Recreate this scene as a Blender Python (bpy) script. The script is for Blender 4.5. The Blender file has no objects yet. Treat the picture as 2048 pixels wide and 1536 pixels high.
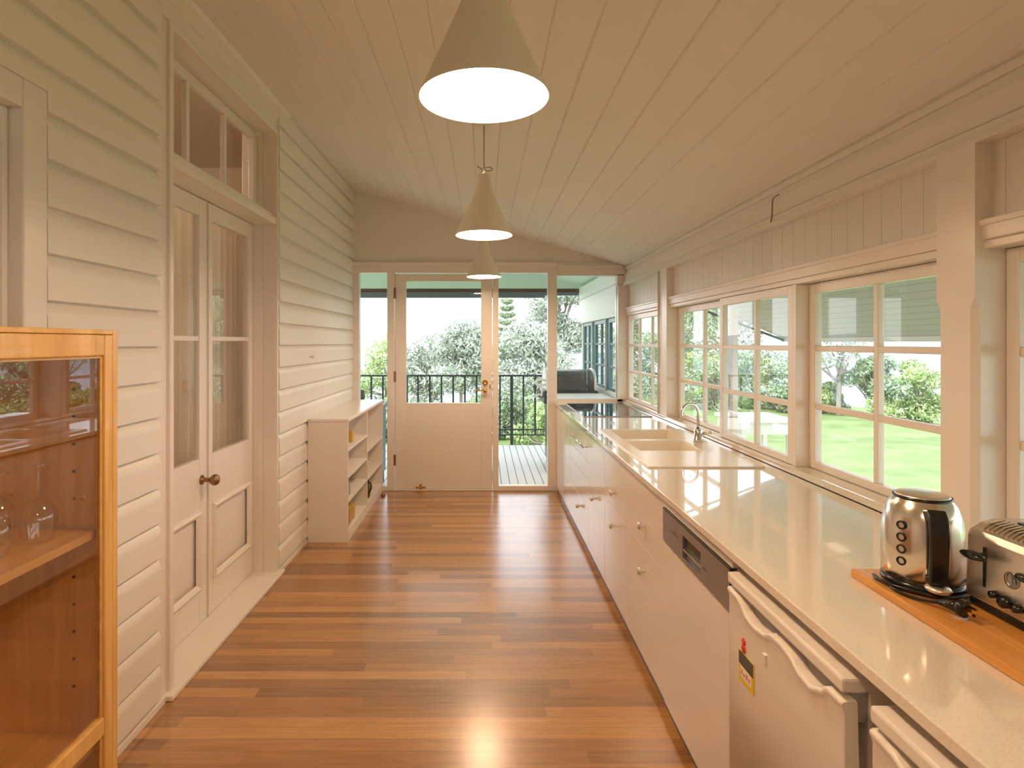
import bpy, bmesh, math, random
from mathutils import Vector, Matrix
import numpy as np
random.seed(7)
SC = bpy.context.scene
COL = SC.collection
PI = math.pi

# ------------------------------------------------------------------ camera
cam_d = bpy.data.cameras.new('camera'); cam = bpy.data.objects.new('camera', cam_d); COL.objects.link(cam)
cam.location = (0, 0, 1.5); cam.rotation_euler = (PI/2, 0, 0)
cam_d.sensor_width = 36; cam_d.lens = 36*1150/2048
cam_d.shift_x = 56/2048; cam_d.shift_y = -83/2048
cam_d.clip_start = 0.02; cam_d.clip_end = 3000
SC.camera = cam
# ------------------------------------------------------------------ world, sun, exposure
world = bpy.data.worlds.new('sky'); SC.world = world; world.use_nodes = True
wn, wl = world.node_tree.nodes, world.node_tree.links
wn.clear()
w_out = wn.new('ShaderNodeOutputWorld'); w_bg = wn.new('ShaderNodeBackground')
w_tc = wn.new('ShaderNodeTexCoord'); w_sep = wn.new('ShaderNodeSeparateXYZ'); w_ramp = wn.new('ShaderNodeValToRGB')
wl.new(w_tc.outputs['Generated'], w_sep.inputs[0]); wl.new(w_sep.outputs['Z'], w_ramp.inputs[0])
w_ramp.color_ramp.elements[0].position = 0.0; w_ramp.color_ramp.elements[0].color = (0.97, 0.98, 1.0, 1)
w_ramp.color_ramp.elements[1].position = 0.9; w_ramp.color_ramp.elements[1].color = (0.80, 0.90, 1.0, 1)
wl.new(w_ramp.outputs[0], w_bg.inputs['Color']); w_bg.inputs['Strength'].default_value = 3.3
wl.new(w_bg.outputs[0], w_out.inputs['Surface'])
sun_d = bpy.data.lights.new('sun', 'SUN'); sun = bpy.data.objects.new('sun', sun_d); COL.objects.link(sun)
sun_d.energy = 5.0; sun_d.angle = math.radians(4); sun_d.color = (1.0, 0.96, 0.88)
sun.rotation_euler = (math.radians(24), math.radians(-22), 0)
sun.location = (-6, -6, 12)
SC.view_settings.view_transform = 'Standard'
SC.view_settings.look = 'None'
SC.view_settings.exposure = 0.05
SC.view_settings.gamma = 1.0
SC.view_settings.use_curve_mapping = False
SC.cycles.use_denoising = True
SC.cycles.max_bounces = 12; SC.cycles.diffuse_bounces = 6; SC.cycles.transparent_max_bounces = 24
SC.cycles.sample_clamp_indirect = 6.0
LAMP_COLOR = (1.0, 0.675, 0.41); LAMP_POWER = 72.0

# ------------------------------------------------------------------ materials
def new_mat(name):
    m = bpy.data.materials.new(name); m.use_nodes = True
    nt = m.node_tree; b = nt.nodes['Principled BSDF']
    return m, nt.nodes, nt.links, b
def mat(name, col, rough=0.5, metal=0.0, bump=0.0, bscale=60, coat=0.0, var=0.0, vscale=8, emit=None):
    m, n, l, b = new_mat(name)
    b.inputs['Base Color'].default_value = (*col, 1); b.inputs['Roughness'].default_value = rough
    b.inputs['Metallic'].default_value = metal; b.inputs['Coat Weight'].default_value = coat
    b.inputs['Coat Roughness'].default_value = 0.08
    tc = n.new('ShaderNodeTexCoord')
    if bump:
        nz = n.new('ShaderNodeTexNoise'); nz.inputs['Scale'].default_value = bscale
        bp = n.new('ShaderNodeBump'); bp.inputs['Strength'].default_value = bump; bp.inputs['Distance'].default_value = 0.01
        l.new(tc.outputs['Object'], nz.inputs['Vector']); l.new(nz.outputs[0], bp.inputs['Height']); l.new(bp.outputs[0], b.inputs['Normal'])
    if var:
        nz = n.new('ShaderNodeTexNoise'); nz.inputs['Scale'].default_value = vscale; nz.inputs['Detail'].default_value = 6
        rp = n.new('ShaderNodeValToRGB')
        rp.color_ramp.elements[0].position = 0.3; rp.color_ramp.elements[1].position = 0.7
        rp.color_ramp.elements[0].color = (*[c*(1-var) for c in col], 1)
        rp.color_ramp.elements[1].color = (*[min(1, c*(1+var)) for c in col], 1)
        l.new(tc.outputs['Object'], nz.inputs['Vector']); l.new(nz.outputs[0], rp.inputs[0]); l.new(rp.outputs[0], b.inputs['Base Color'])
    if emit:
        b.inputs['Emission Color'].default_value = (*emit[0], 1); b.inputs['Emission Strength'].default_value = emit[1]
    return m
def glass_mat(name, r0=0.045, tint=(1, 1, 1), rough=0.0):
    m = bpy.data.materials.new(name); m.use_nodes = True
    n, l = m.node_tree.nodes, m.node_tree.links; n.clear()
    o = n.new('ShaderNodeOutputMaterial'); mx = n.new('ShaderNodeMixShader')
    t = n.new('ShaderNodeBsdfTransparent'); t.inputs[0].default_value = (*tint, 1)
    g = n.new('ShaderNodeBsdfGlossy'); g.inputs['Roughness'].default_value = rough
    lw = n.new('ShaderNodeLayerWeight'); lw.inputs['Blend'].default_value = 0.5
    p = n.new('ShaderNodeMath'); p.operation = 'POWER'; p.inputs[1].default_value = 5
    a = n.new('ShaderNodeMath'); a.operation = 'MULTIPLY_ADD'; a.inputs[1].default_value = 1-r0; a.inputs[2].default_value = r0
    l.new(lw.outputs['Facing'], p.inputs[0]); l.new(p.outputs[0], a.inputs[0]); l.new(a.outputs[0], mx.inputs[0])
    l.new(t.outputs[0], mx.inputs[1]); l.new(g.outputs[0], mx.inputs[2]); l.new(mx.outputs[0], o.inputs[0])
    return m
def wood_mat(name, c1, c2, scale=(1, 12, 12), rough=0.4, coat=0.0, dist=4.0):
    m, n, l, b = new_mat(name)
    tc = n.new('ShaderNodeTexCoord'); mp = n.new('ShaderNodeMapping'); mp.inputs['Scale'].default_value = scale
    nz = n.new('ShaderNodeTexNoise'); nz.inputs['Scale'].default_value = 3; nz.inputs['Detail'].default_value = 8; nz.inputs['Distortion'].default_value = 0.6
    rp = n.new('ShaderNodeValToRGB'); rp.color_ramp.elements[0].position = 0.32; rp.color_ramp.elements[1].position = 0.68
    rp.color_ramp.elements[0].color = (*c1, 1); rp.color_ramp.elements[1].color = (*c2, 1)
    l.new(tc.outputs['Object'], mp.inputs[0]); l.new(mp.outputs[0], nz.inputs['Vector']); l.new(nz.outputs[0], rp.inputs[0])
    l.new(rp.outputs[0], b.inputs['Base Color']); b.inputs['Roughness'].default_value = rough; b.inputs['Coat Weight'].default_value = coat
    return m
def cloth_mat(name, col):
    m, n, l, b = new_mat(name)
    b.inputs['Base Color'].default_value = (*col, 1); b.inputs['Roughness'].default_value = 0.9
    t = n.new('ShaderNodeBsdfTranslucent'); t.inputs[0].default_value = (*col, 1)
    mx = n.new('ShaderNodeMixShader'); mx.inputs[0].default_value = 0.45
    l.new(b.outputs[0], mx.inputs[1]); l.new(t.outputs[0], mx.inputs[2]); l.new(mx.outputs[0], n['Material Output'].inputs[0])
    return m
def floor_mat():
    m, n, l, b = new_mat('timber_floorboards')
    tc = n.new('ShaderNodeTexCoord')
    sp = n.new('ShaderNodeSeparateXYZ'); l.new(tc.outputs['Object'], sp.inputs[0])
    def mth(op, a_, b_=None, c_=None):
        q = n.new('ShaderNodeMath'); q.operation = op
        for i_, v_ in enumerate((a_, b_, c_)):
            if v_ is None: continue
            if isinstance(v_, (int, float)): q.inputs[i_].default_value = v_
            else: l.new(v_, q.inputs[i_])
        return q.outputs[0]
    yr = mth('DIVIDE', sp.outputs['Y'], 0.064); row = mth('FLOOR', yr); yf = mth('FRACT', yr)
    w1 = n.new('ShaderNodeTexWhiteNoise'); w1.noise_dimensions = '1D'; l.new(row, w1.inputs['W'])
    xr = mth('ADD', mth('DIVIDE', sp.outputs['X'], 1.25), mth('MULTIPLY', w1.outputs['Value'], 7.3)); xi = mth('FLOOR', xr); xf_ = mth('FRACT', xr)
    w2 = n.new('ShaderNodeTexWhiteNoise'); w2.noise_dimensions = '1D'; l.new(mth('ADD', mth('MULTIPLY', row, 17.31), mth('MULTIPLY', xi, 5.77)), w2.inputs['W'])
    board = w2.outputs['Value']
    seam = mth('MAXIMUM', mth('LESS_THAN', yf, 0.022), mth('LESS_THAN', xf_, 0.0015))
    mp = n.new('ShaderNodeMapping'); mp.inputs['Scale'].default_value = (1.6, 26, 1); l.new(tc.outputs['Object'], mp.inputs[0])
    nz = n.new('ShaderNodeTexNoise'); nz.inputs['Scale'].default_value = 2.2; nz.inputs['Detail'].default_value = 9; nz.inputs['Roughness'].default_value = 0.65
    l.new(mp.outputs[0], nz.inputs['Vector'])
    mp2 = n.new('ShaderNodeMapping'); mp2.inputs['Scale'].default_value = (14, 160, 1); l.new(tc.outputs['Object'], mp2.inputs[0])
    nz2 = n.new('ShaderNodeTexNoise'); nz2.inputs['Scale'].default_value = 2; nz2.inputs['Detail'].default_value = 4; l.new(mp2.outputs[0], nz2.inputs['Vector'])
    a = n.new('ShaderNodeMath'); a.operation = 'MULTIPLY_ADD'; a.inputs[1].default_value = 0.36
    l.new(board, a.inputs[0])
    s = n.new('ShaderNodeMath'); s.operation = 'MULTIPLY'; s.inputs[1].default_value = 0.52; l.new(nz.outputs[0], s.inputs[0]); l.new(s.outputs[0], a.inputs[2])
    a2 = n.new('ShaderNodeMath'); a2.operation = 'MULTIPLY_ADD'; a2.inputs[1].default_value = 0.18; l.new(nz2.outputs[0], a2.inputs[0]); l.new(a.outputs[0], a2.inputs[2])
    rp = n.new('ShaderNodeValToRGB'); cr = rp.color_ramp
    cr.elements[0].position = 0.22; cr.elements[0].color = (0.15, 0.06, 0.017, 1)
    cr.elements[1].position = 0.92; cr.elements[1].color = (0.68, 0.40, 0.14, 1)
    e = cr.elements.new(0.5); e.color = (0.36, 0.16, 0.042, 1)
    e = cr.elements.new(0.7); e.color = (0.50, 0.245, 0.068, 1)
    l.new(a2.outputs[0], rp.inputs[0])
    mx = n.new('ShaderNodeMixRGB'); mx.inputs[2].default_value = (0.24, 0.10, 0.04, 1)
    l.new(seam, mx.inputs[0]); l.new(rp.outputs[0], mx.inputs[1]); l.new(mx.outputs[0], b.inputs['Base Color'])
    b.inputs['Roughness'].default_value = 0.36; b.inputs['Specular IOR Level'].default_value = 0.5; b.inputs['Coat Weight'].default_value = 1.0; b.inputs['Coat Roughness'].default_value = 0.22; b.inputs['Coat IOR'].default_value = 1.72
    bp = n.new('ShaderNodeBump'); bp.inputs['Strength'].default_value = 0.12; bp.inputs['Distance'].default_value = 0.004
    l.new(nz.outputs[0], bp.inputs['Height']); l.new(bp.outputs[0], b.inputs['Normal'])
    return m
def stone_mat():
    m, n, l, b = new_mat('speckled_stone')
    tc = n.new('ShaderNodeTexCoord')
    nz = n.new('ShaderNodeTexNoise'); nz.inputs['Scale'].default_value = 190; nz.inputs['Detail'].default_value = 3
    rp = n.new('ShaderNodeValToRGB'); rp.color_ramp.elements[0].position = 0.34; rp.color_ramp.elements[1].position = 0.50
    rp.color_ramp.elements[0].color = (0.76, 0.69, 0.60, 1); rp.color_ramp.elements[1].color = (0.82, 0.76, 0.68, 1)
    l.new(tc.outputs['Object'], nz.inputs['Vector']); l.new(nz.outputs[0], rp.inputs[0]); l.new(rp.outputs[0], b.inputs['Base Color'])
    b.inputs['Roughness'].default_value = 0.12; b.inputs['Coat Weight'].default_value = 1.0; b.inputs['Coat Roughness'].default_value = 0.03; b.inputs['Coat IOR'].default_value = 1.7
    return m
def stripe_mat(name, axis, period, c1, c2, gap=0.08, rough=0.6):
    m, n, l, b = new_mat(name)
    tc = n.new('ShaderNodeTexCoord'); sp = n.new('ShaderNodeSeparateXYZ'); l.new(tc.outputs['Object'], sp.inputs[0])
    d = n.new('ShaderNodeMath'); d.operation = 'DIVIDE'; d.inputs[1].default_value = period; l.new(sp.outputs[axis], d.inputs[0])
    f = n.new('ShaderNodeMath'); f.operation = 'FRACT'; l.new(d.outputs[0], f.inputs[0])
    lt = n.new('ShaderNodeMath'); lt.operation = 'LESS_THAN'; lt.inputs[1].default_value = gap; l.new(f.outputs[0], lt.inputs[0])
    mx = n.new('ShaderNodeMixRGB'); mx.inputs[1].default_value = (*c1, 1); mx.inputs[2].default_value = (*c2, 1)
    l.new(lt.outputs[0], mx.inputs[0]); l.new(mx.outputs[0], b.inputs['Base Color']); b.inputs['Roughness'].default_value = rough
    return m

M = {}
M['paint'] = mat('cream_white_paint', (0.82, 0.77, 0.72), 0.42, bump=0.03, bscale=25)
M['board'] = mat('weatherboard_paint', (0.82, 0.78, 0.72), 0.40, bump=0.05, bscale=18)
M['ceil'] = mat('ceiling_paint', (0.83, 0.80, 0.74), 0.55, bump=0.03, bscale=20)
M['trim'] = mat('gloss_trim_paint', (0.83, 0.77, 0.71), 0.26, bump=0.03, bscale=30)
M['beam'] = mat('beam_paint', (0.79, 0.75, 0.68), 0.35, bump=0.03)
M['floor'] = floor_mat()
M['stone'] = stone_mat()
M['gloss'] = mat('gloss_white_laminate', (0.80, 0.74, 0.69), 0.16, coat=0.3)
M['fridge'] = mat('white_enamel', (0.80, 0.74, 0.68), 0.28, bump=0.02, bscale=300)
M['kick'] = mat('kickboard_grey', (0.22, 0.17, 0.15), 0.4)
M['gap'] = mat('dark_gap', (0.03, 0.025, 0.02), 0.8)
M['glass'] = glass_mat('window_glass', 0.03)
M['glass_d'] = glass_mat('door_glass', 0.075, (0.97, 0.98, 0.97))
M['glass_c'] = glass_mat('cabinet_glass', 0.10, (0.96, 0.93, 0.90))
M['steel'] = mat('brushed_steel', (0.42, 0.41, 0.41), 0.34, 1.0, bump=0.02, bscale=200)
M['chrome'] = mat('chrome', (0.82, 0.80, 0.78), 0.07, 1.0)
M['kettle'] = mat('polished_steel', (0.78, 0.73, 0.66), 0.2, 1.0)
M['satin'] = mat('satin_steel', (0.84, 0.79, 0.73), 0.34, 1.0)
M['brass'] = mat('brass', (0.75, 0.46, 0.13), 0.22, 1.0)
M['oldbrass'] = mat('aged_brass', (0.32, 0.19, 0.10), 0.32, 0.9)
M['black'] = mat('black_plastic', (0.012, 0.012, 0.012), 0.22)
M['dark'] = mat('dark_enamel', (0.06, 0.065, 0.07), 0.3)
M['blackglass'] = mat('ceramic_black_glass', (0.01, 0.012, 0.015), 0.04)
M['sink'] = mat('sink_acrylic', (0.83, 0.76, 0.66), 0.22)
M['cab'] = wood_mat('honey_oak', (0.60, 0.33, 0.085), (0.78, 0.47, 0.16), (9, 9, 0.8), 0.34, 0.2)
M['cab_h'] = wood_mat('honey_oak_rail', (0.60, 0.33, 0.085), (0.78, 0.47, 0.16), (9, 0.8, 9), 0.34, 0.2)
M['bamboo'] = wood_mat('bamboo', (0.56, 0.23, 0.045), (0.76, 0.38, 0.10), (22, 0.7, 5), 0.33, 0.2)
M['shade'] = mat('shade_enamel', (0.82, 0.76, 0.66), 0.45)
M['lampglow'] = mat('lamp_diffuser', (0.9, 0.9, 0.9), 0.5, emit=(LAMP_COLOR, LAMP_POWER))
M['cord'] = mat('cord_grey', (0.45, 0.40, 0.34), 0.6)
M['curtain'] = cloth_mat('curtain_linen', (0.88, 0.82, 0.73))
M['darkroom'] = mat('inner_room_plaster', (0.60, 0.49, 0.38), 0.8)
M['deck'] = stripe_mat('grey_decking', 0, 0.092, (0.80, 0.77, 0.77), (0.10, 0.09, 0.09), 0.10)
M['rail'] = mat('railing_green_black', (0.035, 0.06, 0.06), 0.45)
M['mint'] = mat('pale_green_paint', (0.66, 0.80, 0.70), 0.6)
M['outwhite'] = mat('outdoor_white_paint', (0.84, 0.84, 0.82), 0.5)
M['teal'] = mat('dark_teal_paint', (0.045, 0.13, 0.14), 0.35)
M['gutter'] = mat('brown_gutter', (0.20, 0.09, 0.05), 0.4)
M['slate'] = mat('slate_blue_fascia', (0.13, 0.15, 0.19), 0.5)
M['awning'] = stripe_mat('ribbed_awning', 0, 0.07, (0.56, 0.50, 0.53), (0.43, 0.38, 0.40), 0.14)
M['lawn'] = mat('lawn_grass', (0.165, 0.245, 0.085), 0.9, bump=0.6, bscale=40, var=0.28, vscale=1.6)
M['bush_ground'] = mat('leaf_litter', (0.22, 0.30, 0.12), 0.95, var=0.3, vscale=2)
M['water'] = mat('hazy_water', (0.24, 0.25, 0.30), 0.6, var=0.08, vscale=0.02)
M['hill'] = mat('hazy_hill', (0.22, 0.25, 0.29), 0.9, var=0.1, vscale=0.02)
M['leaf_grey'] = mat('gum_leaves', (0.47, 0.52, 0.46), 0.6, var=0.3, vscale=1.3)  # haze is put into the leaf colours by paling them
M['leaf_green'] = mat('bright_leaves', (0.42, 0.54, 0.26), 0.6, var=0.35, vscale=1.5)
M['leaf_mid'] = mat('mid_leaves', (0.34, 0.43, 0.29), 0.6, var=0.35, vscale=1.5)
M['bark'] = mat('pale_bark', (0.36, 0.31, 0.28), 0.9, bump=0.4, bscale=12)
M['blue'] = mat('blue_grey_box', (0.10, 0.17, 0.22), 0.5)
M['yellow'] = mat('label_yellow', (0.80, 0.58, 0.02), 0.5)
M['red'] = mat('label_red', (0.75, 0.05, 0.03), 0.5)
M['pink'] = mat('label_pink', (0.75, 0.20, 0.25), 0.5)
M['white'] = mat('label_white', (0.8, 0.8, 0.78), 0.5)
M['brown'] = mat('brown_wicker', (0.16, 0.07, 0.03), 0.5, bump=0.5, bscale=120)
M['wineglass'] = glass_mat('drinking_glass', 0.22, (0.97, 0.96, 0.94))

# ------------------------------------------------------------------ mesh builder
class MB:
    def __init__(s): s.v = []; s.f = []; s.sm = []; s.mi = []; s.m = 0
    def add(s, vs, fs, smooth=False):
        o = len(s.v); s.v += [tuple(v) for v in vs]
        for f in fs: s.f.append(tuple(o+i for i in f)); s.sm.append(smooth); s.mi.append(s.m)
        return s
    def box(s, x0, x1, y0, y1, z0, z1):
        if x0 > x1: x0, x1 = x1, x0
        if y0 > y1: y0, y1 = y1, y0
        if z0 > z1: z0, z1 = z1, z0
        vs = [(x0,y0,z0),(x1,y0,z0),(x1,y1,z0),(x0,y1,z0),(x0,y0,z1),(x1,y0,z1),(x1,y1,z1),(x0,y1,z1)]
        return s.add(vs, [(0,3,2,1),(4,5,6,7),(0,1,5,4),(1,2,6,5),(2,3,7,6),(3,0,4,7)])
    def prism(s, poly, axis, a, b, smooth=False):
        """poly: 2-D points in the two other axes (order x,y,z without axis), extruded from a to b"""
        def P(p, t):
            q = list(p); q.insert(axis, t); return tuple(q)
        n = len(poly)
        s.add([P(p, a) for p in poly]+[P(p, b) for p in poly], [(i, (i+1) % n, n+(i+1) % n, n+i) for i in range(n)], smooth)
        o = len(s.v)-2*n
        s.f.append(tuple(o+i for i in range(n-1, -1, -1))); s.sm.append(False); s.mi.append(s.m)
        s.f.append(tuple(o+n+i for i in range(n))); s.sm.append(False); s.mi.append(s.m)
        return s
    def lathe(s, prof, c=(0, 0, 0), axis=2, seg=32, smooth=True, flip=False):
        vs = []
        for (r, t) in prof:
            for k in range(seg):
                a = 2*PI*k/seg
                p = [r*math.cos(a), r*math.sin(a)]; p.insert(axis, t)
                vs.append((p[0]+c[0], p[1]+c[1], p[2]+c[2]))
        fs = [(i*seg+k, i*seg+(k+1) % seg, (i+1)*seg+(k+1) % seg, (i+1)*seg+k) for i in range(len(prof)-1) for k in range(seg)]
        return s.add(vs, fs, smooth)
    def cyl(s, c, r, h, axis=2, seg=24):
        return s.lathe([(0.0001, 0), (r, 0)], c, axis, seg, False).lathe([(r, 0), (r, h)], c, axis, seg, True).lathe([(r, h), (0.0001, h)], c, axis, seg, False)
    def tube(s, pts, r, seg=8, cap=True, smooth_pts=0):
        P = [Vector(p) for p in pts]
        if smooth_pts:
            Q = []
            for i in range(len(P)-1):
                p0, p1, p2, p3 = P[max(i-1, 0)], P[i], P[i+1], P[min(i+2, len(P)-1)]
                for k in range(smooth_pts):
                    t = k/smooth_pts
                    Q.append(0.5*((2*p1)+(p2-p0)*t+(2*p0-5*p1+4*p2-p3)*t*t+(3*p1-p0-3*p2+p3)*t**3))
            Q.append(P[-1]); P = Q
        n = len(P); rr = r if isinstance(r, (list, tuple)) else [r]*n
        if len(rr) != n: rr = [rr[int(i*(len(rr)-1)/(n-1))]*(1-((i*(len(rr)-1)/(n-1)) % 1))+rr[min(len(rr)-1, int(i*(len(rr)-1)/(n-1))+1)]*((i*(len(rr)-1)/(n-1)) % 1) for i in range(n)]
        T = [(P[min(i+1, n-1)]-P[max(i-1, 0)]).normalized() for i in range(n)]
        up = Vector((0, 0, 1)) if abs(T[0].z) < 0.9 else Vector((1, 0, 0))
        nrm = (up-T[0]*up.dot(T[0])).normalized(); vs = []
        for i in range(n):
            nrm = (nrm-T[i]*nrm.dot(T[i])).normalized(); b = T[i].cross(nrm)
            for k in range(seg):
                a = 2*PI*k/seg; vs.append(P[i]+(nrm*math.cos(a)+b*math.sin(a))*rr[i])
        fs = [(i*seg+k, i*seg+(k+1) % seg, (i+1)*seg+(k+1) % seg, (i+1)*seg+k) for i in range(n-1) for k in range(seg)]
        if cap: fs += [tuple(range(seg-1, -1, -1)), tuple((n-1)*seg+k for k in range(seg))]
        return s.add(vs, fs, True)
    def build(s, name, mats, parent=None, bevel=0.0, loc=None):
        me = bpy.data.meshes.new(name); me.from_pydata(s.v, [], s.f)
        if not isinstance(mats, (list, tuple)): mats = [mats]
        for m in mats: me.materials.append(m)
        me.polygons.foreach_set('use_smooth', s.sm); me.polygons.foreach_set('material_index', s.mi)
        bm = bmesh.new(); bm.from_mesh(me); bmesh.ops.recalc_face_normals(bm, faces=bm.faces); bm.to_mesh(me); bm.free()
        me.update()
        o = bpy.data.objects.new(name, me); COL.objects.link(o)
        if parent:
            o.parent = parent
            par_loc = world_loc(parent)
            o.location = -par_loc
        if bevel:
            md = o.modifiers.new('bevel', 'BEVEL'); md.width = bevel; md.segments = 2; md.limit_method = 'ANGLE'; md.angle_limit = math.radians(50)
        return o
def world_loc(o):
    p = Vector((0, 0, 0))
    while o is not None: p += o.location; o = o.parent
    return p
def tag(o, label=None, cat=None, group=None, kind=None):
    if label: o['label'] = label
    if cat: o['category'] = cat
    if group: o['group'] = group
    if kind: o['kind'] = kind
    return o
def empty(name, loc=(0, 0, 0), label=None, cat=None, group=None, kind=None):
    o = bpy.data.objects.new(name, None); COL.objects.link(o); o.location = loc; o.empty_display_size = 0.05
    return tag(o, label, cat, group, kind)
def struct(name, mb, m, bevel=0.0, label=None):
    return tag(mb.build(name, m, None, bevel), label or name.replace('_', ' '), None, None, 'structure')

# ------------------------------------------------------------------ room shell
Y0, Y1 = -2.6, 5.84
XL, XR = -1.345, 1.487
def zc(x): return 3.05-0.28*(x+1.345)
f = MB().box(-1.50, 1.56, Y0, Y1+0.04, -0.06, 0.0)
struct('floor', f, M['floor'], label='glossy orange brown timber board floor')

# ceiling: lining boards running down the room, V grooves between them
g = MB(); poly = []
xs = [-1.50]; k = -12
while 0.2344+0.1475*k < 1.50:
    gx = 0.2344+0.1475*k
    if gx > -1.49: xs += [gx]
    k += 1
poly.append((-1.50, zc(-1.50)))
for gx in xs[1:]:
    poly += [(gx-0.005, zc(gx-0.005)), (gx, zc(gx)+0.006), (gx+0.005, zc(gx+0.005))]
poly.append((1.56, zc(1.56)))
top = [(1.56, zc(1.56)+0.03), (-1.50, zc(-1.50)+0.03)]
g.prism(poly+top, 1, Y0, Y1)
struct('ceiling', g, M['ceil'], label='sloping white ceiling of lining boards')
r = MB().prism([(-6.5, 3.16), (-1.5, 3.16), (1.72, zc(1.72)+0.07), (1.72, zc(1.72)+0.12), (-1.5, 3.30), (-6.5, 3.30)], 1, -3.0, 8.62)
struct('roof', r, M['mint'], label='roof over the room and verandah')

# left wall: bevelled weatherboards
PITCH = 0.144; ZB = 1.484
def boards(mb, y0, y1, z0, z1, xf=XL):
    k = math.floor((z0-ZB)/PITCH)
    pts = []
    while ZB+k*PITCH < z1-0.001:
        a = max(z0, ZB+k*PITCH); b = min(z1, ZB+(k+1)*PITCH)
        base = ZB+k*PITCH
        for (dz, dx) in ((0.0, 0.020), (0.002, 0.023), (0.096, 0.021), (0.108, 0.019), (0.120, 0.0145), (0.130, 0.008), (0.137, 0.002), (0.144, -0.002)):
            if a-1e-6 <= base+dz <= b+1e-6: pts += [(xf+dx, base+dz)]
            elif dz == 0.0 and b-a > 0.01: pts += [(xf+0.021, a)]
        k += 1
    mb.prism(pts+[(xf-0.08, z1), (xf-0.08, z0)], 1, y0, y1)
w = MB()
boards(w, Y0, 0.62, 0, 3.06)
boards(w, 0.62, 1.745, 2.262, 3.06)
boards(w, 1.745, 2.36, 0, 3.06)
boards(w, 3.727, Y1, 0, 3.06)
w.box(XL-0.08, XL+0.004, 2.36, 3.727, 2.87, 3.06)
struct('wall_left', w, M['board'], label='white horizontal weatherboard wall')
# casing of the doorway at the far left edge
t = MB().box(XL-0.06, XL+0.022, 1.652, 1.745, 0, 2.262).box(XL-0.06, XL+0.022, 0.62, 1.652, 2.176, 2.262).box(XL-0.06, XL+0.022, 0.53, 0.62, 0, 2.262)
t.box(XL-0.12, XL-0.02, 1.63, 1.652, 0, 2.176)
struct('trim_1', t, M['trim'], 0.006, 'painted casing behind the wooden cabinet')
d = empty('door_4', (XL-0.10, 1.14, 0), 'closed white door behind the wooden cabinet', None, None, 'structure')
MB().box(XL-0.13, XL-0.095, 0.64, 1.63, 0.005, 2.17).build('door_panel', M['trim'], d, 0.004)
# casing of french door opening
t = MB().box(XL-0.08, XL+0.001, 2.36, 2.44, 0, 2.87).box(XL-0.08, XL+0.016, 2.435, 2.467, 0, 2.87)
t.box(XL-0.08, XL+0.014, 3.705, 3.727, 0, 2.87)
t.box(XL-0.08, XL+0.014, 2.467, 3.705, 2.845, 2.87)
t.box(-1.56, XL-0.08, 2.43, 2.467, 0, 2.90).box(-1.56, XL-0.08, 3.705, 3.74, 0, 2.90).box(-1.56, XL-0.08, 2.467, 3.705, 2.855, 2.90)
t.box(-1.52, XL+0.006, 2.467, 3.705, 2.262, 2.305)
t.box(-1.50, XL-0.02, 2.467, 3.705, 2.305, 2.335)
struct('trim_2', t, M['trim'], 0.004, 'deep painted frame around the french doors')
t = MB().box(-1.54, XL+0.045, 2.40, 3.76, 0.0, 0.022)
struct('trim_3', t, M['trim'], 0.004, 'cream timber threshold under the french doors')
t = MB().prism([(XL+0.0, zc(XL)-0.10), (XL+0.012, zc(XL)-0.10), (XL+0.024, zc(XL)-0.03), (XL+0.04, zc(XL)-0.012), (XL, zc(XL))], 1, Y0, 3.9)
struct('trim_4', t, M['trim'], label='cornice along the left wall')
t = MB().box(XL, XL+0.022, 3.74, 4.30, 0, 0.03).box(XL, XL+0.022, 1.78, 2.39, 0, 0.03)
struct('baseboard_left', t, M['trim'], 0.003, 'thin skirting bead on the left wall')

# transom window over the french doors
def frame_x(mb, x0, x1, y0, y1, z0, z1, st, rt, rb, ys=(), zs=(), mun=0.022, dm=0.004):
    """frame in a plane X=const: stile width st, top rail rt, bottom rail rb, muntins at ys and zs"""
    mb.box(x0, x1, y0, y0+st, z0, z1).box(x0, x1, y1-st, y1, z0, z1)
    mb.box(x0, x1, y0+st, y1-st, z1-rt, z1).box(x0, x1, y0+st, y1-st, z0, z0+rb)
    for y in ys: mb.box(x0+dm, x1-dm, y-mun/2, y+mun/2, z0+rb, z1-rt)
    for z in zs:
        cuts = [y0+st]+[c for y in sorted(ys) for c in (y-mun/2, y+mun/2)]+[y1-st]
        for i in range(0, len(cuts), 2): mb.box(x0+dm, x1-dm, cuts[i], cuts[i+1], z-mun/2, z+mun/2)
    return mb
w = empty('window_1', (-1.49, 3.08, 2.34), 'three pane transom window above the french doors', None, None, 'structure')
frame_x(MB(), -1.495, -1.462, 2.47, 3.70, 2.338, 2.842, 0.05, 0.05, 0.06, (2.85, 3.262), (), 0.03).build('sash_frame', M['trim'], w, 0.003)
MB().box(-1.481, -1.477, 2.52, 3.65, 2.395, 2.795).build('glass', M['glass_d'], w)

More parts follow.
